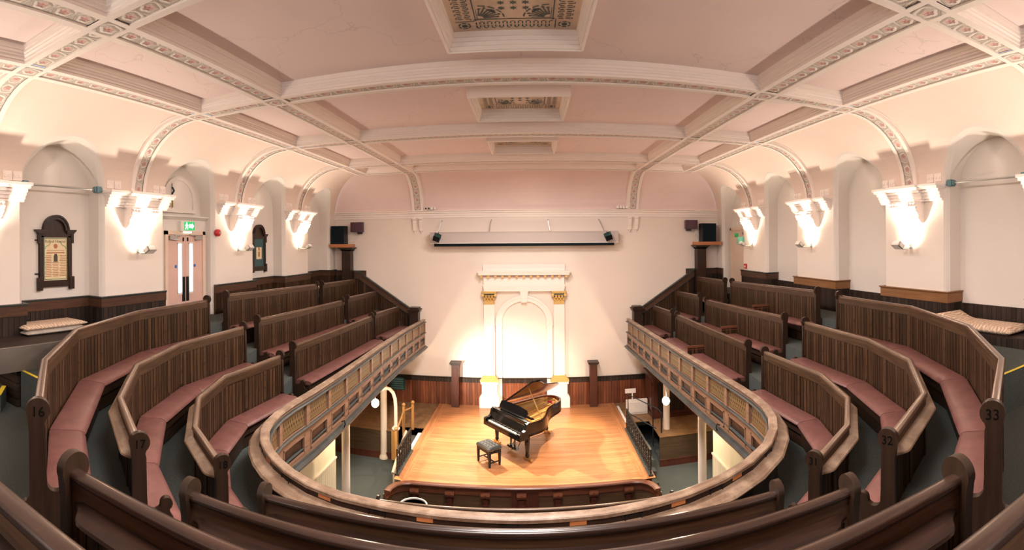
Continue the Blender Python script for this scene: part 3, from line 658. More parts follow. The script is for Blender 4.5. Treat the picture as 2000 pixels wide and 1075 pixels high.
# ------------------------------------------------------------------ pews
def end_outline(h, low=0):
    """pew end seen from the aisle: d forward of the back line, z above the floor; h = top of the back"""
    k = h-.95
    k0 = k
    P = [(-.085, 0), (-.095, .14), (-.07, .30), (-.062, .40)]
    P += arc(-.072, .455+k*0, .036, 260, 90, 6)
    P += [(-.05, .53), (-.052, .80+k)]
    P += arc(.012, .952+k, .086, 205, -38, 16)
    P += [(.066, .885+k), (.058, .86+k), (.066, .83+k), (.070, .70-low)]
    P += arc(.135, .62-low, .062, 170, 320, 7)
    P += arc(.235, .60-low, .052, 160, -60, 9)
    q = 1-low/.62
    P += [(.262, .53-low), (.30, .47-low), (.335, .38*q), (.35, .25*q), (.385, .12*q), (.40, 0)]
    return P
def pew(path, label, group, ends=(1, 1), numbers=(None, None), ledge=True, divs=(), worn=False, h=FH, name='pew', dark=False):
    t = thing(name, label, 'pew', group)
    Ltot = plen(path); mt = mitres(path)
    F = [(p[0], p[1], p[2]) for p in path]
    m = MB(); m.sweep(F, rect(.0, .034, -h+.01, -.05)); m.build('back_boards', M['board'], t, 0)
    # framing on the seat side: top rail, stiles
    m = MB(); m.sweep(F, rect(.034, .05, -.165, -.05)); m.sweep(F, rect(-.014, 0, -.20, -.05))
    k = 0
    segs = [math.dist(path[i][:2], path[i+1][:2]) for i in range(len(path)-1)]; s0 = 0
    for l in segs:
        n = max(1, round(l/.62))
        for j in range(n+1):
            s = s0+l*j/n; a = max(s0, s-.035); b = min(s0+l, s+.035)
            m.sweep(sub(path, a+.001, b-.001), rect(.034, .046, -h+.45, -.16))
            m.sweep(sub(path, a+.001, b-.001), rect(-.012, 0, -h+.02, -.2))
        s0 += l
    m.build('back_frame', M['frame'], t, 0)
    m = MB(); m.sweep(F, [(-.010, -.055), (-.024, -.047), (-.032, -.032), (-.030, -.014), (-.020, -.002), (.006, .003), (.034, -.002), (.044, -.014), (.046, -.028), (.042, -.045), (.042, -.055)])
    m.build('top_rail', M['wornrail' if worn else ('darkrail' if dark else 'rail')], t, .9)
    m = MB(); m.sweep(F, rect(.036, .385, -h+.31, -h+.335)); m.sweep(F, rect(.345, .37, -h+.22, -h+.31)); m.sweep(F, rect(.30, .33, -h+.02, -h+.30)); m.build('seat', M['framev'], t, 0)
    s0 = 0
    for i, l in enumerate(segs):
        P = [path[i], path[i+1]]; m = MB(); A = mt[i]; B = mt[i+1]
        prof = [(.055, .325), (.37, .325), (.405, .34), (.418, .366), (.404, .394), (.355, .416), (.09, .422), (.055, .41)]
        vs = []
        for q, (p, w) in enumerate(((path[i], A), (path[i+1], B))):
            tx, ty = (path[i+1][0]-path[i][0])/l, (path[i+1][1]-path[i][1])/l; e = .006 if q == 0 else -.006
            if (i == 0 and q == 0) or (i == len(segs)-1 and q == 1): e *= 2
            vs.append([(p[0]+w[0]*d+tx*e, p[1]+w[1]*d+ty*e, p[2]-h+z) for d, z in prof])
        mid = [[(vs[0][j][0]*(1-f)+vs[1][j][0]*f, vs[0][j][1]*(1-f)+vs[1][j][1]*f, vs[0][j][2]*(1-f)+vs[1][j][2]*f) for j in range(8)] for f in (0, .02, .5, .98, 1)]
        for st, sh in ((0, .85), (4, .85)):
            cx = [sum(v[a] for v in mid[st])/8 for a in range(3)]; mid[st] = [tuple(cx[a]+(v[a]-cx[a])*(sh if a == 2 else .97) for a in range(3)) for v in mid[st]]
        m.add([v for r in mid for v in r], [(r*8+j, r*8+(j+1) % 8, r*8+8+(j+1) % 8, r*8+8+j) for r in range(4) for j in range(8)]+[tuple(reversed(range(8))), tuple(range(32, 40))])
        m.build('seat_cushion', M['leather'], t, .8)
    if ledge:
        cuts = [(.02, .16), (.05, .22), (.085, .42), (.12, .75), (.16, .95), (.20, 1)]
        S = [c for c, _ in cuts]; acc = 0; mids = []
        for l in segs[:-1]: acc += l; mids.append(acc)
        ss = S+[x for x in mids if .25 < x < Ltot-.25]+[Ltot-c for c in reversed(S)]
        sc = [c for _, c in cuts]+[1]*(len(ss)-12)+[c for _, c in reversed(cuts)]
        P = [tuple(at(path, s)[0]) for s in ss]
        m = MB(); m.sweep(P, [(0, -.145), (-.02, -.148), (-.10, -.170), (-.115, -.180), (-.122, -.172), (-.115, -.158), (-.095, -.151), (-.03, -.125), (0, -.12)], scale=sc)
        m.build('book_ledge', M['ledge' if worn else 'dkledge'], t, .5)
    for e, s in ((0, 0), (1, Ltot)):
        if not ends[e]: continue
        p, tg = at(path, s); nrm = Vector((-tg.y, tg.x, 0)); th = .055
        o = p-tg*th if e == 0 else p
        T = frame((o.x, o.y, p.z-h), nrm, (0, 0, 1))
        m = MB(); m.prism(end_outline(h, 0 if numbers[e] or dark else .22), T, th); eo = m.build('pew_end', M['framev'], t, .5)
        if numbers[e]:
            fn = -tg if e == 0 else tg
            q = (p-tg*(th+.001) if e == 0 else p+tg*(th+.001))+nrm*.012
            text(numbers[e], 'carved_number', M['carved'], frame((q.x, q.y, p.z-h+.94+h-.95), Vector((0, 0, 1)).cross(fn), (0, 0, 1)), .10, eo, .002)
    for s in divs:
        p, tg = at(path, s); nrm = Vector((-tg.y, tg.x, 0)); T = frame((p.x, p.y, p.z), tg, nrm)
        m = MB(); m.box(-.02, .02, .04, .46, -h+.02, -.55, T); dv = m.build('seat_divider', M['board'], t, 0)
        m = MB(); m.box(-.035, .035, .03, .48, -.55, -.50, T); m.box(-.028, .028, .03, .475, -.60, -.585, T); m.build('divider_cap', M['redrail'], dv, 0)
    return t
def pews():
    g1 = 'long straight pews along the left side of the gallery'; g2 = 'long straight pews along the right side of the gallery'
    g3 = 'short pews against the stage end wall, left side'; g4 = 'short pews against the stage end wall, right side'
    g5 = 'angled corner pews on the left, numbered 16 to 18'; g6 = 'angled corner pews on the right, numbered 31 to 33'
    top = ('top row by the wall', 'middle row', 'front row behind the parapet')
    for k, (Lp, Rp) in enumerate(((LA, RA), (LB, RB), (LC, RC))):
        pew(Lp[0:2], 'short pew against the stage wall, left side, '+top[k], g3, (0, 1), ledge=k > 0)
        pew(Lp[2:4], 'long straight pew, left side, '+top[k], g1, ledge=k > 0)
        pew(Rp[7:9], 'short pew against the stage wall, right side, '+top[k], g4, (1, 0), ledge=k > 0)
        pew(Rp[5:7], 'long straight pew with seat divider, right side, '+top[k], g2, ledge=k > 0, divs=(2.3, 2.45, 2.6)[k:k+1])
        ln = ('16', '17', '18')[k]; rn = ('33', '32', '31')[k]
        pew(Lp[4:9], 'angled pew with a pink leather seat, its end carved %s, at the left corner' % ln, g5, (1, 1), (None, ln), ledge=k > 0, worn=k > 0)
        pew(Rp[0:5], 'angled pew with a pink leather seat, its end carved %s, at the right corner' % rn, g6, (1, 1), (rn, None), ledge=k > 0, worn=k > 0)
    g7 = 'straight pews facing the stage in front of the viewer'
    pew([(-1.93, 3.53, -2.09), (2.1, 3.60, -2.09)], 'dark straight pew seen from behind, first one behind the curved parapet', g7, dark=True)
    pew([(-1.88, 2.50, -1.63), (2.09, 2.58, -1.63)], 'dark straight pew seen from behind, second one back from the curved parapet', g7, dark=True)
    pew([(-1.86, 1.53, -1.16), (2.0, 1.57, -1.16)], 'dark straight pew seen from behind, third one back from the curved parapet', g7, dark=True)
    pew([(-2.3, .75, -.8), (2.4, .82, -.8)], 'dark pew back nearest the viewer, cut by both bottom corners', g7, dark=True)
    m = MB(); m.box(-1.98, 2.1, FY, 1.5, GF-.02, -.8-FH); struct(m.build('gallery_step', M['carpet'], smooth=0))
pews()

# ------------------------------------------------------------------ parapet of the gallery
def parapet():
    t = thing('gallery_parapet', 'horseshoe gallery front of panelled brown wood with gilt fretwork frieze around the stage', 'parapet')
    P = PA; Lt = plen(P); n = 33; pitch = Lt/n
    m = MB(); m.sweep(P, [(-.115, -.028), (-.118, -.010), (-.108, 0), (-.015, 0), (.004, -.010), (.010, -.026), (.0, -.036), (-.03, -.04), (-.115, -.04)]); m.build('top_rail', M['ledge'], t, .5)
    m = MB(); m.sweep(P, [(-.10, -.125), (-.23, -.155), (-.255, -.17), (-.26, -.155), (-.24, -.135), (-.10, -.095)]); m.build('book_ledge', M['ledge'], t, .5)
    m = MB(); m.sweep(P, rect(-.105, -.08, -.62, -.04)); m.sweep(P, rect(-.115, -.04, -1.0, -.60)); m.build('back_panel', M['dkledge'], t, 0)
    m = MB(); m.sweep(P, rect(-.08, -.055, -1.0, -.04)); m.build('panel_ground', M['paneltan'], t, .9)
    m = MB()
    for z0, z1, d in ((-.125, -.05, -.02), (-.58, -.455, -.015), (-.98, -.88, -.015)): m.sweep(P, rect(-.06, d, z0, z1))
    for i in range(n+1):
        s = i*pitch; m.sweep(sub(P, max(0, s-.10), min(Lt, s+.10)), rect(-.06, -.015, -.9, -.57))
    m.build('panel_framing', M['paneltan'], t, .9)
    m = MB()
    for z, d in ((-.10, .035), (-.475, .03)):
        m.sweep(P, [(-.03, z-.025), (d-.02, z-.025), (d, z-.01), (d, z), (d-.015, z+.015), (-.03, z+.015)])
    m.build('moulding', M['greenwood'], t, .4)
    m = MB(); m.sweep(P, [(-.06, -1.12), (-.02, -1.10), (.05, -1.02), (.085, -1.0), (.085, -.97), (.03, -.945), (.03, -.93), (-.06, -.93)]); m.build('base_moulding', M['greenwood'], t, .4)
    m = MB(); m.sweep(P, [(-.15, -1.14), (-.06, -1.13), (-.03, -1.105), (-.06, -1.10), (-.15, -1.10)]); m.build('soffit_bead', M['band'], t, .4)
    for i in range(n):
        a, b = i*pitch+.10, (i+1)*pitch-.10; q = sub(P, a, b)
        m = MB(); m.sweep(sub(P, a+.0, b-.0), rect(-.055, -.03, -.435, -.13)); m.build('fretwork_panel', M['fret'], t, .9)
        m = MB(); z0, z1 = -.875, -.585
        for (x0, x1, y0, y1) in ((a, b, z1-.025, z1), (a, b, z0, z0+.025), (a, a+.025, z0, z1), (b-.025, b, z0, z1)):
            m.sweep(sub(P, x0, x1), rect(-.055, -.005, y0, y1))
        m.sweep(sub(P, a+.06, b-.06), rect(-.055, -.047, z0+.06, z1-.06)); m.build('recessed_panel', M['paneltan'], t, .9)
        s = i*pitch
        m = MB(); m.sweep(sub(P, max(0, s-.055), s+.055), rect(-.06, .0, -.46, -.12)); m.build('frieze_pilaster', M['paneltan'], t, .9)
    # number slips and card holders along the ledge in front of the rear seats
    for k, s in enumerate((-3.35, -2.75, -1.75, -.75, .6, 1.55, 2.3, 3.4)):
        base = Lt*.5; p, tg = at(P, base+s); nr = Vector((-tg.y, tg.x, 0))
        T = frame(p-nr*.1055+Vector((0, 0, -.062)), tg, (0, 0, 1))
        m = MB(); m.box(-.075, .075, -.02, .02, 0, .004, T); m.build('number_slip', M['label'], t, 0)
    for s in (-3.1, -2.3, -1.2, .0, 1.1, 2.0, 3.0):
        p, tg = at(P, Lt*.5+s); nr = Vector((-tg.y, tg.x, 0)); T = frame(p-nr*.106+Vector((0, 0, -.075)), tg, (0, 0, 1))
        m = MB()
        for b_ in ((-.085, -.075, -.05, .02), (.075, .085, -.05, .02), (-.085, .085, .012, .02), (-.11, -.08, -.055, -.045), (.08, .11, -.055, -.045)): m.box(b_[0], b_[1], b_[2], b_[3], 0, .008, T)
        m.build('card_holder', M['iron'], t, 0)
    # little coat hooks on the straight sides
    for s in (8.6, Lt-8.9):
        p, tg = at(P, s); nr = Vector((-tg.y, tg.x, 0)); q = p+nr*.03+Vector((0, 0, -.86))
        m = MB(); m.tube([q, q+nr*.05+Vector((0, 0, .03)), q+nr*.07+Vector((0, 0, -.03)), q+nr*.05+Vector((0, 0, -.09))], .012, 6); m.build('iron_hook', M['iron'], t)
parapet()

def end_panels():
    for s, nm in ((-1, 'left'), (1, 'right')):
        t = thing('sloping_end_panel', 'matchboard panel stepping down the stage wall at the %s end of the gallery' % nm, 'panel', 'sloping panels at the ends of the gallery pews')
        Y0 = BY-.06; T = frame((0, Y0, 0), (s, 0, 0), (0, 0, 1))
        if s < 0: T = Matrix(((-1, 0, 0, 0), (0, 0, -1, Y0), (0, 1, 0, 0), (0, 0, 0, 1)))
        else: T = Matrix(((1, 0, 0, 0), (0, 0, -1, Y0), (0, 1, 0, 0), (0, 0, 0, 1)))
        poly = [(6.32 if s < 0 else 6.18, -2.5), (6.32 if s < 0 else 6.18, -1.10), (6.17, -1.10), (4.22, -2.42), (4.22, -3.4)]
        m = MB(); m.prism(poly, T, .05); m.build('panel_boards', M['board'], t, 0)
        a = [(6.34 if s < 0 else 6.2, -1.06), (6.18, -1.06), (4.1, -2.44)]
        def band(lo, hi, th, nm2, mt):
            m = MB(); pts = [(x, z-lo) for x, z in a]+[(x, z-hi) for x, z in reversed(a)]
            m.prism(pts, T, th); m.build(nm2, M[mt], t, 0)
        band(.05, .27, .065, 'sloping_band', 'band'); band(0, .05, .12, 'handrail_cap', 'greenwood'); band(.27, .29, .085, 'sloping_bead', 'greenwood')
        for (x, z) in ((6.05, -1.34),):
            pass
        m = MB()
        x0, x1 = sorted((s*3.78, s*4.16)); m.box(x0+.04, x1-.04, Y0-.36, Y0-.02, -3.3, -2.42); nb = m.build('newel_post', M['framev'], t, 0)
        m = MB(); m.box(x0+.0, x1-.0, Y0-.40, Y0-.0, -2.5, -2.44); m.box(x0-.03, x1+.03, Y0-.43, Y0+.03, -2.44, -2.40); m.box(x0+.02, x1-.02, Y0-.38, Y0-.02, -2.40, -2.34)
        m.build('newel_cap', M['framev'], nb, 0)
end_panels()
# ------------------------------------------------------------------ things on the walls
def TL(y, z, x=-WX): return frame((x, y, z), (0, 1, 0), (0, 0, 1))      # left wall: local x away from the viewer, z into the room
def TR(y, z, x=WX): return frame((x, y, z), (0, -1, 0), (0, 0, 1))
def TB(x, z, y=BY): return frame((x, y, z), (1, 0, 0), (0, 0, 1))
def bx(name, par, mat, T, x0, x1, y0, y1, z0, z1, sm=0):
    m = MB(); m.box(x0, x1, y0, y1, z0, z1, T); return m.build(name, M[mat], par, sm)
def one(name, m, mat, label, cat, group=None, smooth=.6): return tag(m.build(name, M[mat], None, smooth), label, cat, group)

def uplighters():
    where = ('at the left edge of the photo', 'left wall, between the honour board and the double doors', 'left wall, just past the red fire bell', 'left wall, nearest the corner speaker')
    wr = ('right wall, outside the right edge of the view', 'right wall, nearest the viewer', 'right wall, middle one', 'right wall, beside the green exit signs')
    for s in (-1, 1):
        for i, y in enumerate(RY):
            if i == 0: continue
            T = TL(y, -.13) if s < 0 else TR(y, -.13)
            t = thing('wall_uplighter', 'small uplighter under a carved corbel, '+(where if s < 0 else wr)[i], 'wall lamp', 'uplighters on the side wall piers')
            m = MB(); m.box(-.04, .04, -.07, .05, 0, .02, T); m.build('wall_plate', M['chrome'], t, 0)
            m = MB(); m.tube([T @ Vector(p) for p in ((0, -.02, .01), (0, -.06, .12), (0, -.06, .26), (0, -.03, .32))], .014, 8); m.build('arm', M['chrome'], t)
            R = T @ Matrix.Translation((0, .0, .36)) @ Matrix.Rotation(math.radians(-35), 4, 'X')
            m = MB()
            for b_ in ((-.11, .11, -.05, -.035, -.05, .09), (-.11, -.097, -.05, .05, -.05, .09), (.097, .11, -.05, .05, -.05, .09), (-.11, .11, -.05, .05, .075, .09), (-.11, .11, -.05, .05, -.05, -.037)): m.box(*b_, R)
            m.build('lamp_housing', M['white'], t, 0)
            m = MB(); m.box(-.095, .095, -.03, -.02, -.035, .074, R); m.build('lamp_glass', M['lampglass'], t, 0)
uplighters()

def honour_board(y, label, kind):
    t = thing('honour_board', label, 'honour board', 'arched wooden honour boards on the left wall')
    T = TL(y, 0, -WX-.395)
    m = MB(); m.prism([(-.37, -.80), (.37, -.80), (.37, .22), (.25, .22)]+arc(0, .26, .26, 0, 180, 14)+[(-.25, .22), (-.37, .22)], T, .03); m.build('back_board', M['framev'], t, .4)
    m = MB()
    for x0, x1, z0, z1, d in ((-.37, -.28, -.72, .16, .06), (.28, .37, -.72, .16, .06), (-.37, .37, -.80, -.69, .065), (-.37, .37, .135, .21, .06), (-.42, -.31, -.86, -.62, .075), (.31, .42, -.86, -.62, .075), (-.41, -.35, .02, .2, .07), (.35, .41, .02, .2, .07)): m.box(x0, x1, z0, z1, .02, d, T)
    m.build('frame', M['framev'], t, 0)
    m = MB()
    for s in (-1, 1):
        p = [(0.24, .2), (.41, .2), (.42, .225), (.46, .25), (.47, .28), (.24, .28)]
        m.prism([(x*s, z) for x, z in (p if s > 0 else reversed(p))], T, .09)
    for r0, r1, d in ((.21, .29, .08), (.265, .30, .095)):
        A = arc(0, .26, r1, 0, 180, 16)+arc(0, .26, r0, 180, 0, 16); m.prism(A, T, d)
    m.build('arched_cornice', M['dkledge'], t, .4)
    for z in (-.55, .08): bx('hinge', t, 'satin', T, -.45, -.36, z-.012, z+.012, .0, .02)
    if kind:
        p = MB(); p.box(-.27, .27, -.68, .13, .03, .036, T); po = p.build('scroll', M['paper'], t, 0)
        g = MB()
        for b_ in ((-.255, -.242, -.66, -.02), (.242, .255, -.66, -.02), (-.255, .255, -.665, -.652), (-.255, .255, .105, .118), (-.255, -.245, -.02, .118), (.245, .255, -.02, .118)): g.box(b_[0], b_[1], b_[2], b_[3], .036, .038, T)
        for s in (-1, 1):
            g.tube([T @ Vector((s*x, z, .037)) for x, z in ((.245, -.09), (.22, -.04), (.15, -.015), (.12, .03), (.10, .06))], .006, 6)
        g.build('green_border', M['inkgreen'], po, 0)
        text('Roll of Honour', 'title', M['ink'], T @ Matrix.Translation((0, .055, .037)), .078, po, .001)
        e = MB(); e.lathe([(0, 0), (.045, 0), (.045, .002), (0, .002)], (0, 0, 0), 16, T @ Matrix.Translation((0, -.035, .036))); e.build('red_crest', M['inkred'], po, 0)
        k = MB()
        for j in range(13):
            z = -.215-j*.032
            for x in (-.165, 0, .165):
                if x == 0 and j < 4: continue
                w = .06+.008*((j*7+int(x*50)) % 3); k.box(x-w, x+w, z-.006, z+.006, .036, .0372, T)
        k.build('name_lines', M['inkred'], po, 0)
        k = MB(); k.box(-.2, .2, -.125, -.115, .036, .0372, T); k.box(-.21, .21, -.172, -.15, .036, .0372, T); k.build('heading_lines', M['inkred'], po, 0)
        k = MB(); k.box(-.045, .045, -.33, -.21, .036, .0376, T); k.box(-.03, .03, -.21, -.18, .036, .0376, T); k.build('emblem', M['ink'], po, 0)
    else:
        p = MB(); p.box(-.28, .28, -.69, .13, .03, .036, T); po = p.build('teal_mount', M['mount'], t, 0)
        k = MB(); k.box(-.15, .15, -.47, -.12, .036, .039, T); ko = k.build('certificate', M['paper'], po, 0)
        k = MB(); k.lathe([(0, 0), (.05, 0), (.05, .001), (0, .001)], (0, 0, 0), 14, T @ Matrix.Translation((0, -.17, .0395))); k.box(-.05, .04, -.4, -.25, .039, .0402, T); k.build('faded_print', M['inkred'], po, 0)
M['mount'] = plain('teal_mount', (.02, .075, .085), .4)
honour_board(5.37, 'large arched wooden roll of honour with a cream scroll in the near left niche', 1)
honour_board(12.56, 'smaller arched wooden memorial board with a dark teal mount in the far left niche', 0)

def left_door():
    X = -WX-.24; T = TL(9.0, 0, X)
    m = MB(); m.box(-1.0, -.73, -2.3, .26, -.12, 0, T); m.box(.73, .85, -2.3, .26, -.12, 0, T); m.box(-1.0, .85, .26, .58, -.12, 0, T); m.box(-.73, .73, -2.3, LAND, -.12, 0, T)
    struct(m.build('trim_30', M['niche'], smooth=0))
    m = MB(); m.sweep([(X, 9.86, .66), (X, 8.02, .66)], [(0, -.10), (.03, -.08), (.06, -.05), (.10, -.03), (.10, 0), (-.12, 0), (-.12, -.1)]); struct(m.build('trim_31', M['niche'], smooth=.4))
    m = MB()
    for b_ in ((-.74, -.64, LAND, .30), (.64, .74, LAND, .30), (-.74, .74, .215, .30)): m.box(*b_, -.05, .045, T)
    d = struct(m.build('door_1', M['doorframe'], smooth=0))
    for s in (-1, 1):
        x0, x1 = sorted((s*.004, s*.64))
        lf = bx('door_leaf', d, 'pinkdoor', T, x0, x1, LAND+.01, .215, -.03, .012)
        a, b = sorted((s*.14, s*.27))
        v = bx('vision_panel', lf, 'day', T, a, b, -1.15, .0, .0, .016)
        m = MB()
        for q in ((a-.02, a, -1.17, .02), (b, b+.02, -1.17, .02), (a-.02, b+.02, -1.19, -1.15), (a-.02, b+.02, 0, .035)): m.box(*q, .0, .022, T)
        m.build('glazing_bead', M['white'], lf, 0)
        x0, x1 = sorted((s*.02, s*.125)); bx('push_plate', lf, 'satin', T, x0, x1, -1.36, -.78, .012, .02)
        m = MB(); m.lathe([(0, 0), (.04, 0), (.04, .004), (0, .004)], (0, 0, 0), 14, T @ Matrix.Translation((s*.35, -.53, .013))); ds = m.build('fire_door_disc', M['discblue'], lf, 0)
        bx('door_bolt', lf, 'satin', T, min(s*.06, s*.1), max(s*.06, s*.1), .06, .15, .012, .03)
        m = MB(); x0, x1 = sorted((s*.33, s*.60)); m.box(x0, x1, .10, .19, .012, .07, T)
        m.tube([T @ Vector(p) for p in ((s*.42, .2, .05), (s*.2, .2, .12), (s*.12, .22, .05))], .011, 6); m.tube([T @ Vector(p) for p in ((s*.55, .1, .05), (s*.3, .09, .1))], .009, 6)
        m.build('door_closer', M['chrome'], lf, 0)
    # arched hatch over the door
    T2 = TL(8.98, 0, -WX-.395)
    A = [(-.62, .74), (.56, .74), (.56, 1.0)]+arc(-.03, 1.02, .59, 0, 180, 16)+[(-.62, 1.0)]
    B = [(-.53, .83), (.47, .83), (.47, 1.0)]+arc(-.03, 1.02, .50, 0, 180, 16)+[(-.53, 1.0)]
    m = MB(); n = len(A); vs = [T2 @ Vector((x, z, .06)) for x, z in A]+[T2 @ Vector((x, z, .06)) for x, z in B]+[T2 @ Vector((x, z, 0)) for x, z in A]+[T2 @ Vector((x, z, .015)) for x, z in B]
    fs = []
    for i in range(n):
        j = (i+1) % n; fs += [(i, j, n+j, n+i), (i, 2*n+i, 2*n+j, j), (n+i, n+j, 3*n+j, 3*n+i)]
    m.add(vs, fs); o = struct(m.build('window_4', M['niche'], smooth=.4))
    m = MB(); m.prism(B, T2, .02); m.build('hatch_panel', M['niche'], o, 0)
    m = MB(); m.box(-.30, -.29, .84, 1.5, .02, .024, T2); m.build('hatch_joint', M['mount'], o, 0)
    m = MB(); m.tube([T2 @ Vector(p) for p in ((-.30, 1.5, .04), (-.30, 1.33, .05))], .006, 6); m.tube([T2 @ Vector(p) for p in ((-.30, 1.33, .05), (-.26, 1.25, .07), (-.31, 1.17, .05))], .022, 8); m.build('hatch_catch', M['satin'], o)
    for dx in (-.36, -.27):
        m = MB(); m.box(dx-.012, dx+.012, .86, 1.02, .02, .04, T2); m.build('hatch_handle', M['brass'], o, 0)
M['discblue'] = plain('fire_disc_blue', (.02, .12, .42), .4)
left_door()

def signs():
    T = TL(9.05, .42, -WX-.235)
    t = thing('exit_sign', 'lit green exit sign with white running figure and arrow above the double doors', 'sign')
    bx('sign_case', t, 'white', T, -.30, .20, -.13, .11, 0, .09)
    p = bx('sign_face', t, 'signgreen', T, -.18, .20, -.10, .10, .09, .098)
    m = MB(); z = .099
    m.prism([(-.02, -.045), (.10, -.045), (.10, -.07), (.17, 0), (.10, .07), (.10, .045), (-.02, .045)], T @ Matrix.Translation((0, 0, z)), .002)
    m.build('arrow', M['signglow'], p, 0)
    m = MB(); m.lathe([(0, 0), (.022, 0), (.022, .002), (0, .002)], (0, 0, 0), 12, T @ Matrix.Translation((-.10, .065, z)))
    m.prism([(-.125, .04), (-.07, .04), (-.045, .0), (-.06, -.01), (-.08, .015), (-.085, -.02), (-.05, -.05), (-.06, -.085), (-.08, -.085), (-.075, -.06), (-.11, -.03), (-.14, -.085), (-.16, -.075), (-.13, -.02), (-.125, .015), (-.15, .0), (-.16, .015)], T @ Matrix.Translation((0, 0, z)), .002)
    m.build('running_figure', M['signglow'], p, 0)
    bx('sign_lamp', t, 'signglow', T, -.16, .12, -.16, -.13, .02, .07)
    T = TL(9.93, .27)
    t = thing('fire_bell', 'round red fire alarm bell on the pier right of the double doors', 'alarm bell')
    m = MB(); m.lathe([(0, 0), (.085, 0), (.09, .03), (.08, .05), (.0, .05)], (0, 0, 0), 20, T); m.build('bell_base', M['redplastic'], t)
    m = MB(); m.lathe([(.0, .05), (.075, .05), (.09, .065), (.088, .09), (.06, .115), (.0, .12)], (0, 0, 0), 20, T); m.build('bell_dome', M['redplastic'], t)
    m = MB(); m.lathe([(0, .12), (.035, .119), (.035, .124), (0, .126)], (0, 0, 0), 16, T); m.build('bell_badge', M['chrome'], t)
    T = TR(15.02, .03)
    t = thing('exit_sign', 'larger teal exit sign plate on the right wall by the far lamp', 'sign')
    bx('sign_plate', t, 'teal', frame((WX-.13, 15.12, 0), (1, 0, 0), (0, 0, 1)), -.12, .12, -.14, .11, 0, .03)
    m = MB(); m.prism([(-.05, -.06), (.04, -.06), (.04, .03), (-.05, .03)], frame((WX-.15, 15.119, 0), (1, 0, 0), (0, 0, 1)), .002); m.build('white_arrow', M['white'], t, 0)
    t = thing('exit_sign', 'tiny green sign just above the teal plate on the right wall', 'sign')
    bx('sign_plate', t, 'green', frame((WX-.16, 15.35, .16), (1, 0, 0), (0, 0, 1)), -.09, .05, -.06, .08, 0, .02)
    bx('white_mark', t, 'white', frame((WX-.18, 15.349, .17), (1, 0, 0), (0, 0, 1)), -.03, .03, -.03, .03, 0, .002)
    t = thing('fire_call_point', 'small red fire call point low on the right wall beside the far door', 'call point')
    T = TR(14.95, -.88); bx('call_point_box', t, 'redplastic', T, -.08, .08, -.07, .09, 0, .05); bx('call_point_glass', t, 'white', T, -.045, .045, -.03, .03, .05, .055)
    # door in the far right niche
    T = TR(16.1, 0, WX+.30); m = MB()
    for b_ in ((-.80, -.70, -2.3, .45), (.70, .80, -2.3, .45), (-.80, .80, .36, .46)): m.box(*b_, -.05, .05, T)
    d = struct(m.build('door_2', M['doorframe'], smooth=0)); lf = bx('door_leaf', d, 'doorframe', T, -.7, .7, -2.3, .36, -.04, .0)
    bx('door_closer', d, 'chrome', T, .3, .6, .2, .28, .0, .06); bx('door_bar', d, 'chrome', T, .45, .7, -.95, -.9, .0, .05)
signs()

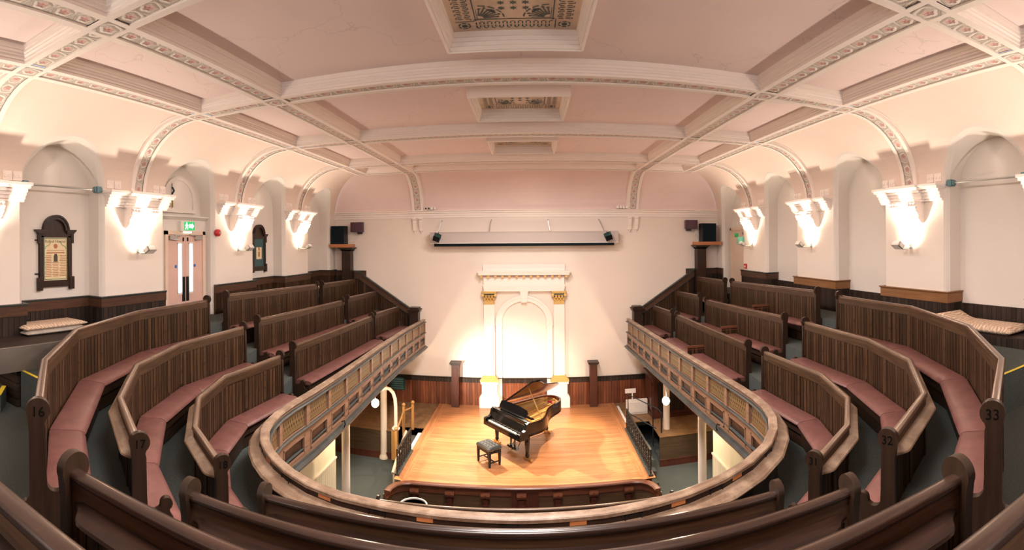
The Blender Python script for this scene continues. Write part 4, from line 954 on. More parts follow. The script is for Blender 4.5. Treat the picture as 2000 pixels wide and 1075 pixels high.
fr0 = {'left': 'greycase', 'right': 'boarddark'}
def seats_and_rods():
    for s in (-1, 1):
        c = NC[0]; T = TL(c, 0) if s < 0 else TR(c, 0)
        sd = 'left' if s < 0 else 'right'
        t = thing('window_seat', 'low boxed-in seat running out of the near %s niche beside the landing' % sd, 'bench', 'box benches in the wall niches')
        if s < 0:
            fp = [(-5.80, 3.5), (-7.5, 3.5), (-7.5, 5.95), (-6.42, 5.95), (-5.80, 4.35)]; zt = -1.56
            fr = [(-6.35, 5.95), (-5.72, 4.35), (-5.72, 2.3)]
        else:
            fp = [(6.75, 4.0), (7.5, 4.0), (7.5, 6.05), (6.75, 6.05)]; zt = -1.60
            fr = [(6.73, 4.0), (6.73, 6.05)]
        m = MB(); m.prism(fp, Matrix.Translation((0, 0, GF)), zt-GF-.03); m.build('seat_base', M['boarddark'], t, 0)
        m = MB(); m.prism([(x*.999, y*.999) for x, y in fp], Matrix.Translation((0, 0, zt-.03)), .03); m.build('seat_top', M['boarddark'], t, 0)
        m = MB(); m.sweep([(x, y, 0) for x, y in fr], rect(-.05, 0, LAND, -1.42 if s < 0 else -1.615)); m.build('seat_front', M[fr0[sd]], t, 0)
        t2 = thing('tie_rod', 'thin metal rod across the near %s arch at springing height' % sd, 'rod', 'rods across the near wall arches')
        m = MB(); m.tube([T @ Vector((-.80, 1.06, -.06)), T @ Vector((.80, 1.06, -.06))], .018, 10); m.build('rod', M['chrome'], t2)
        for x in (-.83, .83):
            m = MB(); m.box(x-.09, x+.09, 1.02, 1.10, -.11, -.02, T); m.box(x-.05, x+.05, 1.0, 1.12, -.13, 0, T); m.build('clamp', M['clampteal'], t2, 0)
    # cushions
    def pad(T, x0, x1, y0, y1, z0, z1, par, nm, mat, lift=None):
        m = MB(); nx, ny = 14, 8; vs = []; fs = []
        for lay in (0, 1):
            for j in range(ny+1):
                for i in range(nx+1):
                    u, v = i/nx, j/ny; e = min(u, 1-u, v*.6, (1-v)*.6); r = min(1, e/.06)
                    z = z0+(z1-z0)*(.5+(.5 if lay else -.5)*(r**.5*.8+.2))
                    if lift: z += lift(u, v)
                    vs.append(T @ Vector((x0+(x1-x0)*u, z, y0+(y1-y0)*v)))
        k = (nx+1)*(ny+1); uvs = []
        for lay in (0, 1):
            for j in range(ny):
                for i in range(nx):
                    a = lay*k+j*(nx+1)+i; fs.append((a, a+1, a+nx+2, a+nx+1)); uvs.append([((i+p)*.12, (j+q)*.09) for p, q in ((0, 0), (1, 0), (1, 1), (0, 1))])
        rim = [j*(nx+1) for j in range(ny+1)]+[ny*(nx+1)+i for i in range(1, nx+1)]+[j*(nx+1)+nx for j in range(ny-1, -1, -1)]+[i for i in range(nx-1, 0, -1)]
        for q in range(len(rim)): a, b = rim[q], rim[(q+1) % len(rim)]; fs.append((a, b, k+b, k+a)); uvs.append([(0, 0), (.1, 0), (.1, .1), (0, .1)])
        m.add(vs, fs, uvs); return m.build(nm, M[mat], par, 1.2)
    g = 'seat cushions lying in the wall niches'
    o = pad(TL(NC[0], 0), -.98, .30, -.30, .26, -1.556, -1.475, None, 'seat_cushion', 'cushioncase'); tag(o, 'plain striped cushion underneath the patterned one in the near left niche', 'cushion', g)
    o = pad(TL(NC[0], 0), -1.0, .32, -.32, .25, -1.475, -1.39, None, 'seat_cushion', 'cushion'); tag(o, 'beige patterned cushion lying on top in the near left niche', 'cushion', g)
    o = pad(TR(NC[0], 0), -.80, .82, -.28, .40, -1.60, -1.47, None, 'seat_cushion', 'cushion', lambda u, v: .16*max(0, 1-u*4)**1.2); tag(o, 'rumpled beige patterned cushion with one corner lifted in the near right niche', 'cushion', g)
    o = pad(TL(15.9, 0), -.4, .35, -.1, .25, -1.60, -1.48, None, 'seat_cushion', 'cushion'); tag(o, 'small pale cushion glimpsed behind the gap between the far left pews', 'cushion', g)
    t = thing('window_seat', 'plain dark bench in the far left niche behind the short pew', 'bench', 'box benches in the wall niches')
    bx('seat_front', t, 'boarddark', TL(NC[3], 0), -.9, .9, -2.2, -1.60, .26, .30); bx('seat_top', t, 'boarddark', TL(NC[3], 0), -.86, .86, -1.64, -1.60, -.35, .26)
M['clampteal'] = plain('dull_teal_metal', (.12, .22, .24), .5, .3)
M['cushioncase'] = plain('striped_ticking', (.42, .36, .30), .8, var=.15, vs=12)
seats_and_rods()

def stage_wall():
    for s in (-1, 1):
        sd = 'left' if s < 0 else 'right'
        x0, x1 = (-6.72, -6.38) if s < 0 else (6.22, 6.56)
        t = thing('speaker_shelf', 'orange wooden shelf on a dark square post in the %s corner' % sd, 'shelf', 'shelves for the corner speakers')
        a, b = (-7.14, -6.33) if s < 0 else (6.16, 7.12)
        bx('shelf_board', t, 'shelf', None, a, b, 16.98, 17.56, -.175, -.05)
        m = MB(); m.box(x0, x1, 17.16, 17.5, -1.9, -.34); m.box(x0-.03, x1+.03, 17.13, 17.53, -.30, -.24); m.build('post', M['framev'], t, 0)
        m = MB()
        for k, e in enumerate((.0, .03, .07, .12)): m.box(x0-e, x1+e, 17.16-e, 17.5+e*.3, -.34+k*.041, -.30+k*.041)
        m.build('post_capital', M['framev'], t, 0)
        a, b = (-7.10, -6.58) if s < 0 else (6.38, 6.92)
        t = thing('loudspeaker', 'tall dark loudspeaker standing on the %s corner shelf' % sd, 'loudspeaker', 'loudspeakers in the stage wall corners')
        m = MB(); m.box(a, b, 17.05, 17.45, -.05, .63); m.build('cabinet', M['satin'], t, 0); bx('speaker_cloth', t, 'navy', None, a+.02, b-.02, 17.035, 17.05, -.03, .61)
        a, b, z0, z1 = (-6.44, -5.98, .40, .77) if s < 0 else (5.86, 6.30, .43, .76)
        t = thing('wall_light_box', 'small dark purple box on the stage wall above the %s speaker shelf' % sd, 'box', 'purple boxes on the stage wall')
        bx('box_case', t, 'purple', None, a, b, 17.36, 17.58, z0, z1); bx('box_front', t, 'purple', None, a+.03, b-.03, 17.345, 17.36, z0+.03, z1-.03)
        cx = b-.13 if s < 0 else a+.13; bx('box_bracket', t, 'satin', None, cx-.08, cx+.08, 17.42, 17.58, z0-.07, z0)
        m = MB(); xx = -6.2 if s < 0 else 6.27
        m.tube([(xx, 17.5, z0-.03), (xx-.03*s, 17.52, .2), (xx+.08*s, 17.5, .05), (xx+.1*s, 17.45, -.045)], .008, 6)
        one('speaker_cable', m, 'white', 'thin pale cable hanging from the purple box to the %s shelf' % sd, 'cable', 'loose cables by the corner speakers')
    # projection screen
    t = thing('projection_screen', 'long pale rolled up projection screen case high on the stage wall', 'projection screen')
    bx('screen_case', t, 'screen', None, -3.37, 3.28, 17.22, 17.5, -.03, .345)
    bx('screen_bottom_bar', t, 'navy', None, -3.22, 3.13, 17.2, 17.27, -.155, -.055)
    bx('wall_mount', t, 'screen', None, -2.5, 2.5, 17.5, 17.6, .1, .25)
    bx('case_lip', t, 'white', None, -3.37, 3.28, 17.2, 17.5, -.055, -.03)
    m = MB(); m.box(-3.37, 3.28, 17.20, 17.23, .33, .355); m.build('case_top_edge', M['screen'], t, 0)
    for x0, x1 in ((-2.98, -3.1), (-1.2, -1.26), (.80, .88), (2.62, 2.80)):
        m = MB(); m.tube([(x0, 17.56, .78), (x0, 17.3, .72), (x1, 17.26, .33)], .018, 8); m.lathe([(0, -.03), (.03, -.02), (.03, .02), (0, .03)], (x1, 17.25, .36), 8); m.build('support_arm', M['chrome'], t)
    for s, x, lb in ((-1, -3.07, 'small dark spotlight clipped to the left end of the screen case'), (1, 2.88, 'small dark spotlight clipped to the right end of the screen case')):
        t = thing('spotlight', lb, 'spotlight', 'spotlights on the screen case')
        T = Matrix.Translation((x, 17.02, .17)) @ Matrix.Rotation(math.radians(-20*s), 4, 'Y') @ Matrix.Rotation(math.radians(35), 4, 'X')
        m = MB(); m.box(-.11, .11, -.10, .08, -.1, .09, T); m.build('spot_body', M['tealbody'], t, 0)
        m = MB(); m.box(-.12, .12, -.115, -.1, -.11, .10, T); m.build('spot_bezel', M['satin'], t, 0)
        m = MB(); m.tube([T @ Vector((-.12, .0, .0)), T @ Vector((-.12, .02, .14)), T @ Vector((.12, .02, .14)), T @ Vector((.12, 0, 0))], .012, 6); m.tube([T @ Vector((0, .02, .14)), (x-.03*s, 17.12, .33)], .016, 6); m.build('spot_yoke', M['satin'], t)
    # classical surround behind the stage
    xc = -.06; Y = BY-.004
    t = thing('arched_surround', 'white classical surround with gilt capitals and a blind arch behind the stage', 'surround')
    m = MB(); m.box(xc-1.46, xc+1.46, Y-.1, Y, -1.03, -.82); m.box(xc-1.43, xc+1.43, Y-.14, Y, -1.52, -1.27); m.box(xc-1.46, xc+1.46, Y-.16, Y, -1.60, -1.52); m.box(xc-1.44, xc+1.44, Y-.15, Y, -1.68, -1.60); m.box(xc-1.43, xc+1.43, Y-.14, Y, -1.76, -1.68)
    for e, z0, z1 in ((.20, -1.07, -1.03), (.18, -1.12, -1.07), (.16, -1.18, -1.12), (.05, -1.27, -1.19)): m.box(xc-1.44-e, xc+1.44+e, Y-.14-e, Y, z0, z1)
    m.build('entablature', M['plaster'], t, 0)
    for i in range(13):
        x = xc-1.50+i*3.0/12; m = MB(); m.box(x-.045, x+.045, Y-.27, Y-.1, -1.265, -1.185); m.build('gilt_bracket', M['giltpaint'], t, 0)
    m = MB(); m.box(xc-1.5, xc+1.5, Y-.21, Y-.1, -1.25, -1.20); m.build('soffit_panel', M['mauve'], t, 0)  # plain mauve strip between the gilt brackets
    for s in (-1, 1):
        x = xc+s*1.24
        m = MB(); m.box(x-.19, x+.19, Y-.13, Y, -4.75, -2.2); m.build('pilaster', M['plaster'], t, 0)
        m = MB(); m.box(x-.19, x+.19, Y-.15, Y, -2.22, -2.17); m.box(x-.18, x+.18, Y-.14, Y, -2.17, -2.06)
        m.box(x-.27, x+.27, Y-.2, Y, -1.80, -1.76); m.box(x-.25, x+.25, Y-.18, Y, -1.84, -1.80)
        for q in (-1, 1): m.lathe([(0, -.05), (.055, -.04), (.06, 0), (.055, .04), (0, .05)], (0, 0, 0), 10, frame((x+q*.225, Y-.13, -1.9), (1, 0, 0), (0, 0, 1)))
        for row, (z, r) in enumerate(((-2.05, .075), (-1.96, .07))):
            for q in (-1.5, -.5, .5, 1.5):
                xx = x+(q+(.5 if row else 0))*.105
                if xx > x+.2: continue
                m.lathe([(0, -.06), (r*.5, -.03), (r*.6, .02), (r*.9, .06), (r*.5, .075), (0, .05)], (xx, Y-.15, z), 7)
        m.build('gilt_capital', M['giltpaint'], t, .5)
        m = MB(); m.box(x-.17, x+.17, Y-.13, Y, -2.1, -1.8); m.build('capital_core', M['mount'], t, 0)
        m = MB()
        for e, z0, z1 in ((.03, -4.79, -4.75), (.06, -4.83, -4.79), (.10, -4.88, -4.83), (.14, -4.95, -4.88)): m.box(x-.19-e, x+.19+e, Y-.13-e, Y, z0, z1)
        m.build('gilt_base', M['giltpaint'], t, 0)
        m = MB(); m.box(x-.31, x+.31, Y-.25, Y, -5.03, -4.95); m.box(x-.27, x+.27, Y-.22, Y, -5.5, -5.03); m.box(x-.35, x+.35, Y-.30, Y, -5.85, -5.5); m.box(x-.32, x+.32, Y-.27, Y, -5.5, -5.44); m.build('pedestal', M['plaster'], t, 0)
        m = MB(); m.box(x-.2, x+.2, Y-.232, Y-.2, -5.42, -5.12); m.box(x-.16, x+.16, Y-.225, Y-.2, -5.38, -5.16); m.build('pedestal_panel', M['plaster'], t, 0)
        xi = xc+s*.90; m = MB(); m.box(xi-.13, xi+.13, Y-.07, Y, -2.98, -2.92); m.box(xi-.11, xi+.11, Y-.055, Y, -3.05, -2.98); m.box(xi-.12, xi+.12, Y-.06, Y, -3.14, -3.10); m.box(xi-.10, xi+.10, Y-.05, Y, -5.85, -3.05); m.build('arch_jamb', M['plaster'], t, 0)
    m = MB(); A = arc(0, -2.92, 1.01, 0, 180, 28); B = arc(0, -2.92, .80, 180, 0, 28)
    m.prism([(xc+x, z) for x, z in A+B], TB(0, 0, Y), .055); A = arc(0, -2.92, 1.01, 0, 180, 28); B = arc(0, -2.92, .93, 180, 0, 28); m.prism([(xc+x, z) for x, z in A+B], TB(0, 0, Y), .075)
    m.build('arch_band', M['plaster'], t, .4)
    m = MB(); m.prism([(xc-.10, -2.16), (xc+.10, -2.16), (xc+.14, -1.76), (xc-.14, -1.76)], TB(0, 0, Y), .13); m.build('keystone', M['plaster'], t, 0)
    for x, lb in ((-2.51, 'left of the white surround'), (2.37, 'right of the white surround')):
        t = thing('stage_post', 'short dark square post against the stage wall '+lb, 'post', 'dark posts behind the stage')
        m = MB(); m.box(x-.13, x+.13, 17.26, 17.52, ST, -4.33); m.build('post_shaft', M['red2'], t, 0)
        m = MB(); m.box(x-.16, x+.16, 17.23, 17.55, -4.36, -4.32); m.box(x-.19, x+.19, 17.20, 17.57, -4.32, -4.27); m.build('post_cap', M['framev'], t, 0)
        m = MB(); m.box(x-.08, x+.08, 17.245, 17.27, -5.3, -4.45); m.box(x-.14, x+.14, 17.25, 17.53, -5.42, -5.36); m.build('post_panel', M['red2'], t, 0)
M['tealbody'] = plain('dark_teal_metal', (.02, .085, .09), .4, .2)
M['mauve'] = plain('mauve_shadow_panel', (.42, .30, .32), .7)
M['red2'] = wood('dark_red_post_wood', (.06, .017, .011), (.13, .04, .025), .35, 'v')
stage_wall()
# ------------------------------------------------------------------ stage and the floor below the gallery
def stage():
    W_ = 3.15
    U = [(-3.24, 11.15), (-3.22, 11.35), (-3.12, 11.56), (-2.95, 11.69), (-2.72, 11.76), (-1.4, 11.79), (0, 11.8), (1.4, 11.82), (2.58, 11.84), (2.85, 11.78), (3.02, 11.64), (3.12, 11.45), (3.15, 11.25)]
    m = MB()
    top = [(W_+.05, 11.8), (W_, BY), (-W_, BY), (-W_-.05, 11.75)]
    P = [(x, y, ST) for x, y in U[3:-3]]+[(x, y, ST) for x, y in top]
    m.add(P, [tuple(range(len(P)))]); so = struct(m.build('stage_floor', M['stage'], smooth=0, fix=False))
    m = MB(); m.box(-W_, W_, 12.0, BY, -GZ, ST-.02); m.build('stage_base', M['red'], so, 0)
    for s in (-1, 1):
        m = MB(); m.add([(s*W_, 11.8, ST+.002), (s*W_, BY, ST+.002), (s*(W_-.28), BY, ST+.002), (s*(W_-.28), 11.8, ST+.002)], [(0, 1, 2, 3)], [[(q, 0) for q in (0, 0)]+[(.28, 0)]*2] if 0 else [[(11.8, 0), (17.6, 0), (17.6, .28), (11.8, .28)]]); m.build('stage_border', M['stage'], so, 0, fix=False)
    t = thing('curved_apron', 'dark curved panelled stage front with carved brackets below the bright stage', 'stage front')
    Z = [(x, y, ST) for x, y in U]
    m = MB(); m.sweep(Z, [(.03, .0), (.03, -.12), (-.02, -.12), (-.05, -.10), (-.07, -.06), (-.11, -.05), (-.12, -.02), (-.10, .004), (-.0, .008)]); m.build('capping_rail', M['redrail'], t, .5)
    m = MB(); m.sweep(Z, rect(.02, .06, -.9, -.1)); m.build('front_panel', M['paneltan2'], t, 0)
    m = MB(); m.sweep(Z, rect(-.03, .03, -.9, -.80)); m.sweep(Z, rect(-.02, .03, -.24, -.12)); m.build('front_rails', M['redrail'], t, 0)
    Lu = plen(Z)
    for k in range(7):
        s = Lu*.5+(k-3)*.86; p, tg = at(Z, s); n = Vector((-tg.y, tg.x, 0))
        T = frame(p+Vector((0, 0, -.13)), -n, (0, 0, 1)); m = MB()
        T2 = T @ Matrix.Translation((0, 0, -.09))
        m.prism([(-.02, .0), (.15, .0), (.17, -.06), (.14, -.12), (.08, -.17), (-.02, -.18)], T2, .22); k2 = m.build('front_bracket', M['redrail'], t, 0)
        m = MB(); m.box(-.02, .10, -.30, -.17, .05, .17, T2); m.box(-.02, .12, -.32, -.29, .03, .19, T2); m.box(-.02, .06, -.72, -.32, .04, .18, T2); m.build('bracket_drop', M['red2'], k2, 0); m = MB(); m.lathe([(0, 0), (.035, 0), (.03, .012), (0, .015)], (0, 0, 0), 12, T2 @ frame((.165, -.06, .11), (0, 0, 1), (0, 1, 0))); m.build('bracket_boss', M['red2'], k2, 0)
    m = MB(); m.box(-.33, .33, 11.75, 11.77, -6.68, -6.0); m.build('red_centre_panel', M['red2'], t, 0)
    pew([(-3.2, 10.55, -5.76), (3.28, 10.72, -5.76)], 'dark pew on the ground floor just below the curved stage front', None, ledge=True, worn=True)
    m = MB(); m.lathe([(.30, 0), (.33, 0), (.33, .03), (.30, .03), (.30, 0)], (-2.55, 11.1, -6.1), 28); m.lathe([(.03, -.65), (.03, .0)], (-2.55, 11.1, -6.1), 8)
    one('round_stand', m, 'white', 'white hoop on a stand beside the left end of the stage front', 'stand')
    # side platforms
    for s in (-1, 1):
        sd = 'left' if s < 0 else 'right'
        yf = 14.75 if s < 0 else 14.2
        m = MB(); x0, x1 = sorted((s*(W_+.02), s*WX)); xa, xb = (x0, -3.95) if s < 0 else (3.95, x1)
        m.box(xa, xb, yf, BY, ST-.03, ST-.01); m.box(x0, x1, 15.6 if s > 0 else 15.2, BY, ST-.031, ST-.011); po = struct(m.build('platform_'+sd, M['ply'], smooth=0))
        m = MB(); m.box(xa, xb, yf+.02, yf+.06, -GZ+.18, ST-.03); m.build('platform_front', M['platwood'], po, 0)
        m = MB(); m.box(xa, xb, yf-.005, yf+.03, -GZ, -GZ+.18); m.box(xa, xb, yf-.015, yf+.03, -GZ+.18, -GZ+.2); m.build('platform_kick', M['red2'], po, 0)
        m = MB()
        if s < 0: m.box(-W_-.12, -W_-.02, 13.1, 14.75, ST-.06, ST+.012)
        else: m.box(W_+.02, W_+.10, 15.6, 17.2, ST-.06, ST+.012)
        struct(m.build('trim_40' if s < 0 else 'trim_41', M['white'], smooth=0))
        # steps between the platform and the floor
        m = MB(); yb = yf
        for k in range(4): a, b = sorted((s*(W_+.12), s*3.62)); m.box(a, b, yb-.28*(k+1), yb-.28*k+.3, -GZ, ST-.2*(k+1)+.0)
        t = thing('stage_steps', 'short carpeted steps leading up to the %s side of the stage' % sd, 'steps', 'steps beside the stage')
        m.build('treads', M['carpet'], t, 0)
        if s > 0: continue
        m = MB(); xx = s*3.66; m.tube([(xx, yb-1.5, -GZ+.3), (xx, yb-1.25, -GZ+.42), (xx, yb, ST+.02)], .05, 8); m.box(min(xx, xx+.05), max(xx, xx+.05), yb-1.5, yb-1.2, -GZ, -GZ+.3); m.build('stringer', M['doorframe'], t, .6)
        if s < 0:
            for (x, y, z0, z1) in ((-3.72, 14.72, ST-.1, -5.05), (-3.5, 15.0, ST, -5.05), (-3.74, 13.9, -6.4, -5.5)):
                m = MB(); m.box(x-.035, x+.035, y-.035, y+.035, z0, z1); m.lathe([(0, 0), (.05, .02), (.06, .06), (.03, .1), (0, .11)], (x, y, z1), 10); m.build('newel', M['tanpost'], t, .6)
            m = MB(); m.tube([(-3.5, 15.0, -5.15), (-3.72, 14.72, -5.2), (-3.74, 13.9, -5.55)], .025, 8); m.build('step_handrail', M['tanpost'], t)
    # iron railings along the stage sides
    for s in (-1, 1):
        sd = 'left' if s < 0 else 'right'
        t = thing('iron_railing', 'black ornate iron railing along the %s edge of the stage' % sd, 'railing', 'ornate iron railings beside the stage')
        x = s*(3.17 if s < 0 else 3.1); y0, y1 = (11.95, 13.4) if s < 0 else (11.9, 15.0); z0, z1 = ST+.02, ST+.63
        bx('base_plinth', t, 'greenwood', None, x-.06, x+.06, y0-.03, y1+.03, ST, ST+.05)
        m = MB(); m.box(x-.018, x+.018, y0, y1, z1, z1+.025); m.box(x-.014, x+.014, y0, y1, z0+.06, z0+.08)
        m.build('top_bar', M['iron'], t, 0)
        n = int((y1-y0)/.24)
        for k in range(n+1):
            y = y0+(y1-y0)*k/n; m = MB(); m.box(x-.013, x+.013, y-.013, y+.013, z0, z1); m.build('baluster', M['iron'], t, 0)
        w = (y1-y0)/n
        for k in range(n):
            c = y0+w*(k+.5); m = MB()
            for q in (-1, 1):
                m.tube([(x, c+q*w*.42*math.sin(a*PI/8)*(1-.05*a), z0+.08+.065*a) for a in range(9)], .010, 5)
                m.tube([(x, c+q*(.02+.06*math.cos(a)), .35+z0+.06*math.sin(a)) for a in [j*PI/5 for j in range(11)]], .009, 5)
                m.tube([(x, c+q*(.03+.05*math.cos(a)), .16+z0+.05*math.sin(a)) for a in [j*PI/5 for j in range(11)]], .009, 5)
            m.lathe([(0, -.035), (.03, 0), (0, .035)], (x, c, z0+.25), 6); m.lathe([(0, -.03), (.025, 0), (0, .03)], (x, c, z0+.5), 6)
            m.build('iron_scroll', M['iron'], t)
    t = thing('stair_handrail', 'plain black tubular handrail frame by the right stage steps', 'handrail')
    m = MB(); m.tube([(3.16, 15.05, ST), (3.16, 15.05, -4.78), (4.0, 14.6, -5.15), (4.08, 14.5, -5.25), (4.08, 14.5, -6.1)], .02, 8); m.build('rail_frame', M['iron'], t)
    m = MB(); m.tube([(3.16, 15.05, -5.35), (3.95, 14.6, -5.75)], .018, 8); m.tube([(3.86, 14.67, -5.1), (3.86, 14.67, -6.3)], .02, 8); m.build('lower_rail', M['iron'], t)
    # columns
    for s in (-1, 1):
        for y, wh in ((14.8, 'nearer the stage wall'), (11.55, 'nearer the viewer')):
            x = -4.39 if s < 0 else 4.33
            t = thing('iron_column', 'slim cream iron column holding the %s gallery, %s' % ('left' if s < 0 else 'right', wh), 'column', 'columns under the gallery')
            m = MB(); m.lathe([(.11, -GZ+.12), (.105, -GZ+.4), (.10, -3.85)], (x, y, 0), 20); m.build('shaft', M['col'], t)
            m = MB(); m.lathe([(.15, -GZ), (.15, -GZ+.05), (.125, -GZ+.1), (.11, -GZ+.14)], (x, y, 0), 20); m.build('column_foot', M['col'], t)
            m = MB(); m.lathe([(.10, -3.87), (.13, -3.85), (.15, -3.8), (.18, -3.72)], (x, y, 0), 20); m.build('column_head', M['col'], t)
    # stair enclosures under the gallery
    for s in (-1, 1):
        x = s*4.95; m = MB(); a, b = sorted((x, x+s*.08)); m.box(a, b, 5.5, 12.2 if s < 0 else 12.4, -GZ, -3.66)
        o = struct(m.build('partition_'+('left' if s < 0 else 'right'), M['cream'], smooth=0))
        m = MB(); a, b = sorted((x-s*.02, x)); m.box(a, b, 5.5, 12.2 if s < 0 else 12.4, -GZ, -5.75); m.build('partition_matchboard', M['match'], o, 0)
        m = MB(); a, b = sorted((x-s*.05, x)); m.box(a, b, 5.5, 12.2 if s < 0 else 12.4, -5.75, -5.71); m.build('partition_rail', M['col'], o, 0)
        if s < 0:
            for k in range(6):
                y = 9.9+k*.16; m = MB(); m.tube([(x+.03, y, -5.9), (x+.12, y, -5.88), (x+.13, y, -5.78)], .012, 6); m.build('coat_hook', M['brass'], o)
    # floodlights on the gallery underside
    for s, p in ((-1, (-4.01, 12.75, -4.36)), (1, (3.85, 13.1, -4.42))):
        t = thing('floodlight', 'glaring round floodlight hung under the %s gallery beside a column' % ('left' if s < 0 else 'right'), 'floodlight', 'floodlights under the gallery')
        T = Matrix.Translation(p); D = Vector((-s*.5, -.5, .12)).normalized(); R = T @ D.to_track_quat('Z', 'Y').to_matrix().to_4x4()
        m = MB(); m.lathe([(.0, -.16), (.06, -.15), (.11, -.05), (.125, .02), (.12, .03), (.11, .0), (0, -.01)], (0, 0, 0), 18, R); m.build('lamp_housing', M['satin'], t)
        m = MB(); m.lathe([(0, .0), (.10, .005), (.10, .02), (.06, .04), (0, .048)], (0, 0, 0), 18, R); m.build('lamp_glass', M['floodglass'], t)
        q = Vector(p); m = MB(); m.tube([q+Vector((0, 0, .06)), q+Vector((0, .05, .3)), q+Vector((s*.1, .1, .72))], .015, 6); m.build('mount_arm', M['iron'], t)
    # odds and ends under the gallery
    t = thing('swan_neck_pipe', 'cream pipe bending over in a swan neck by the left column', 'pipe')
    m = MB(); m.tube([(-4.38, 14.3, -4.5), (-4.15, 14.35, -4.42), (-4.08, 14.42, -4.46), (-3.98, 14.44, -4.57), (-3.92, 14.45, -4.75), (-3.9, 14.45, -5.0), (-3.9, 14.45, -5.62)], .055, 12); m.build('pipe', M['col'], t)
    m = MB(); m.lathe([(.0, -5.68), (.12, -5.68), (.13, -5.64), (.09, -5.60), (.06, -5.56)], (-3.9, 14.45, 0), 16); m.build('pipe_collar', M['col'], t)
    m = MB(); m.box(-4.03, -3.85, 14.40, 14.58, -6.6, -5.68); m.build('pipe_box', M['tanpost'], t, 0)
    t = thing('wall_vent', 'dark teal slatted vent on the red boards left of the stage', 'vent')
    bx('vent_case', t, 'tealbody', None, -4.95, -4.4, 17.45, 17.58, -5.4, -4.95)
    m = MB()
    for k in range(5): m.box(-4.9, -4.45, 17.43, 17.46, -5.35+k*.08, -5.31+k*.08)
    m.build('vent_slats', M['clampteal'], t, 0)
    t = thing('wooden_cabinet', 'tall dark panelled cabinet under the right gallery', 'cabinet')
    m = MB(); m.box(4.15, 6.4, 15.75, 16.9, ST, -4.55); m.build('cabinet_body', M['red2'], t, 0)
    bx('cabinet_top', t, 'red2', None, 4.08, 6.47, 15.68, 16.95, -4.55, -4.47); bx('cabinet_plinth', t, 'red2', None, 4.1, 6.45, 15.7, 16.9, ST, ST+.1)
    for k in range(2): a = 4.3+k*1.08; bx('cabinet_panel', t, 'boarddark', None, a, a+.92, 15.72, 15.76, ST+.2, -4.7)
    bx('side_panel', t, 'red2', None, 4.12, 4.16, 15.9, 16.75, ST+.2, -4.7)
    t = thing('white_heater', 'low white panel heater standing behind the right stage steps', 'heater')
    bx('heater_body', t, 'white', None, 3.35, 4.08, 16.3, 16.42, ST-.01, -5.38); bx('heater_grille', t, 'white', None, 3.4, 4.03, 16.28, 16.3, -5.8, -5.45)
    t = thing('small_notice', 'small white notice plate on a short stem above the low white heater', 'notice')
    bx('notice_plate', t, 'white', None, 3.35, 3.72, 16.5, 16.52, -5.2, -5.05); bx('notice_stem', t, 'white', None, 3.58, 3.62, 16.5, 16.52, ST-.01, -5.2)
M['paneltan2'] = wood('apron_panel_wood', (.09, .05, .028), (.17, .10, .055), .4, 'u')
M['platwood'] = wood('platform_front_wood', (.055, .034, .02), (.12, .075, .042), .4, 'u')
M['tanpost'] = wood('tan_newel_wood', (.36, .17, .05), (.52, .28, .10), .35, 'v')
stage()

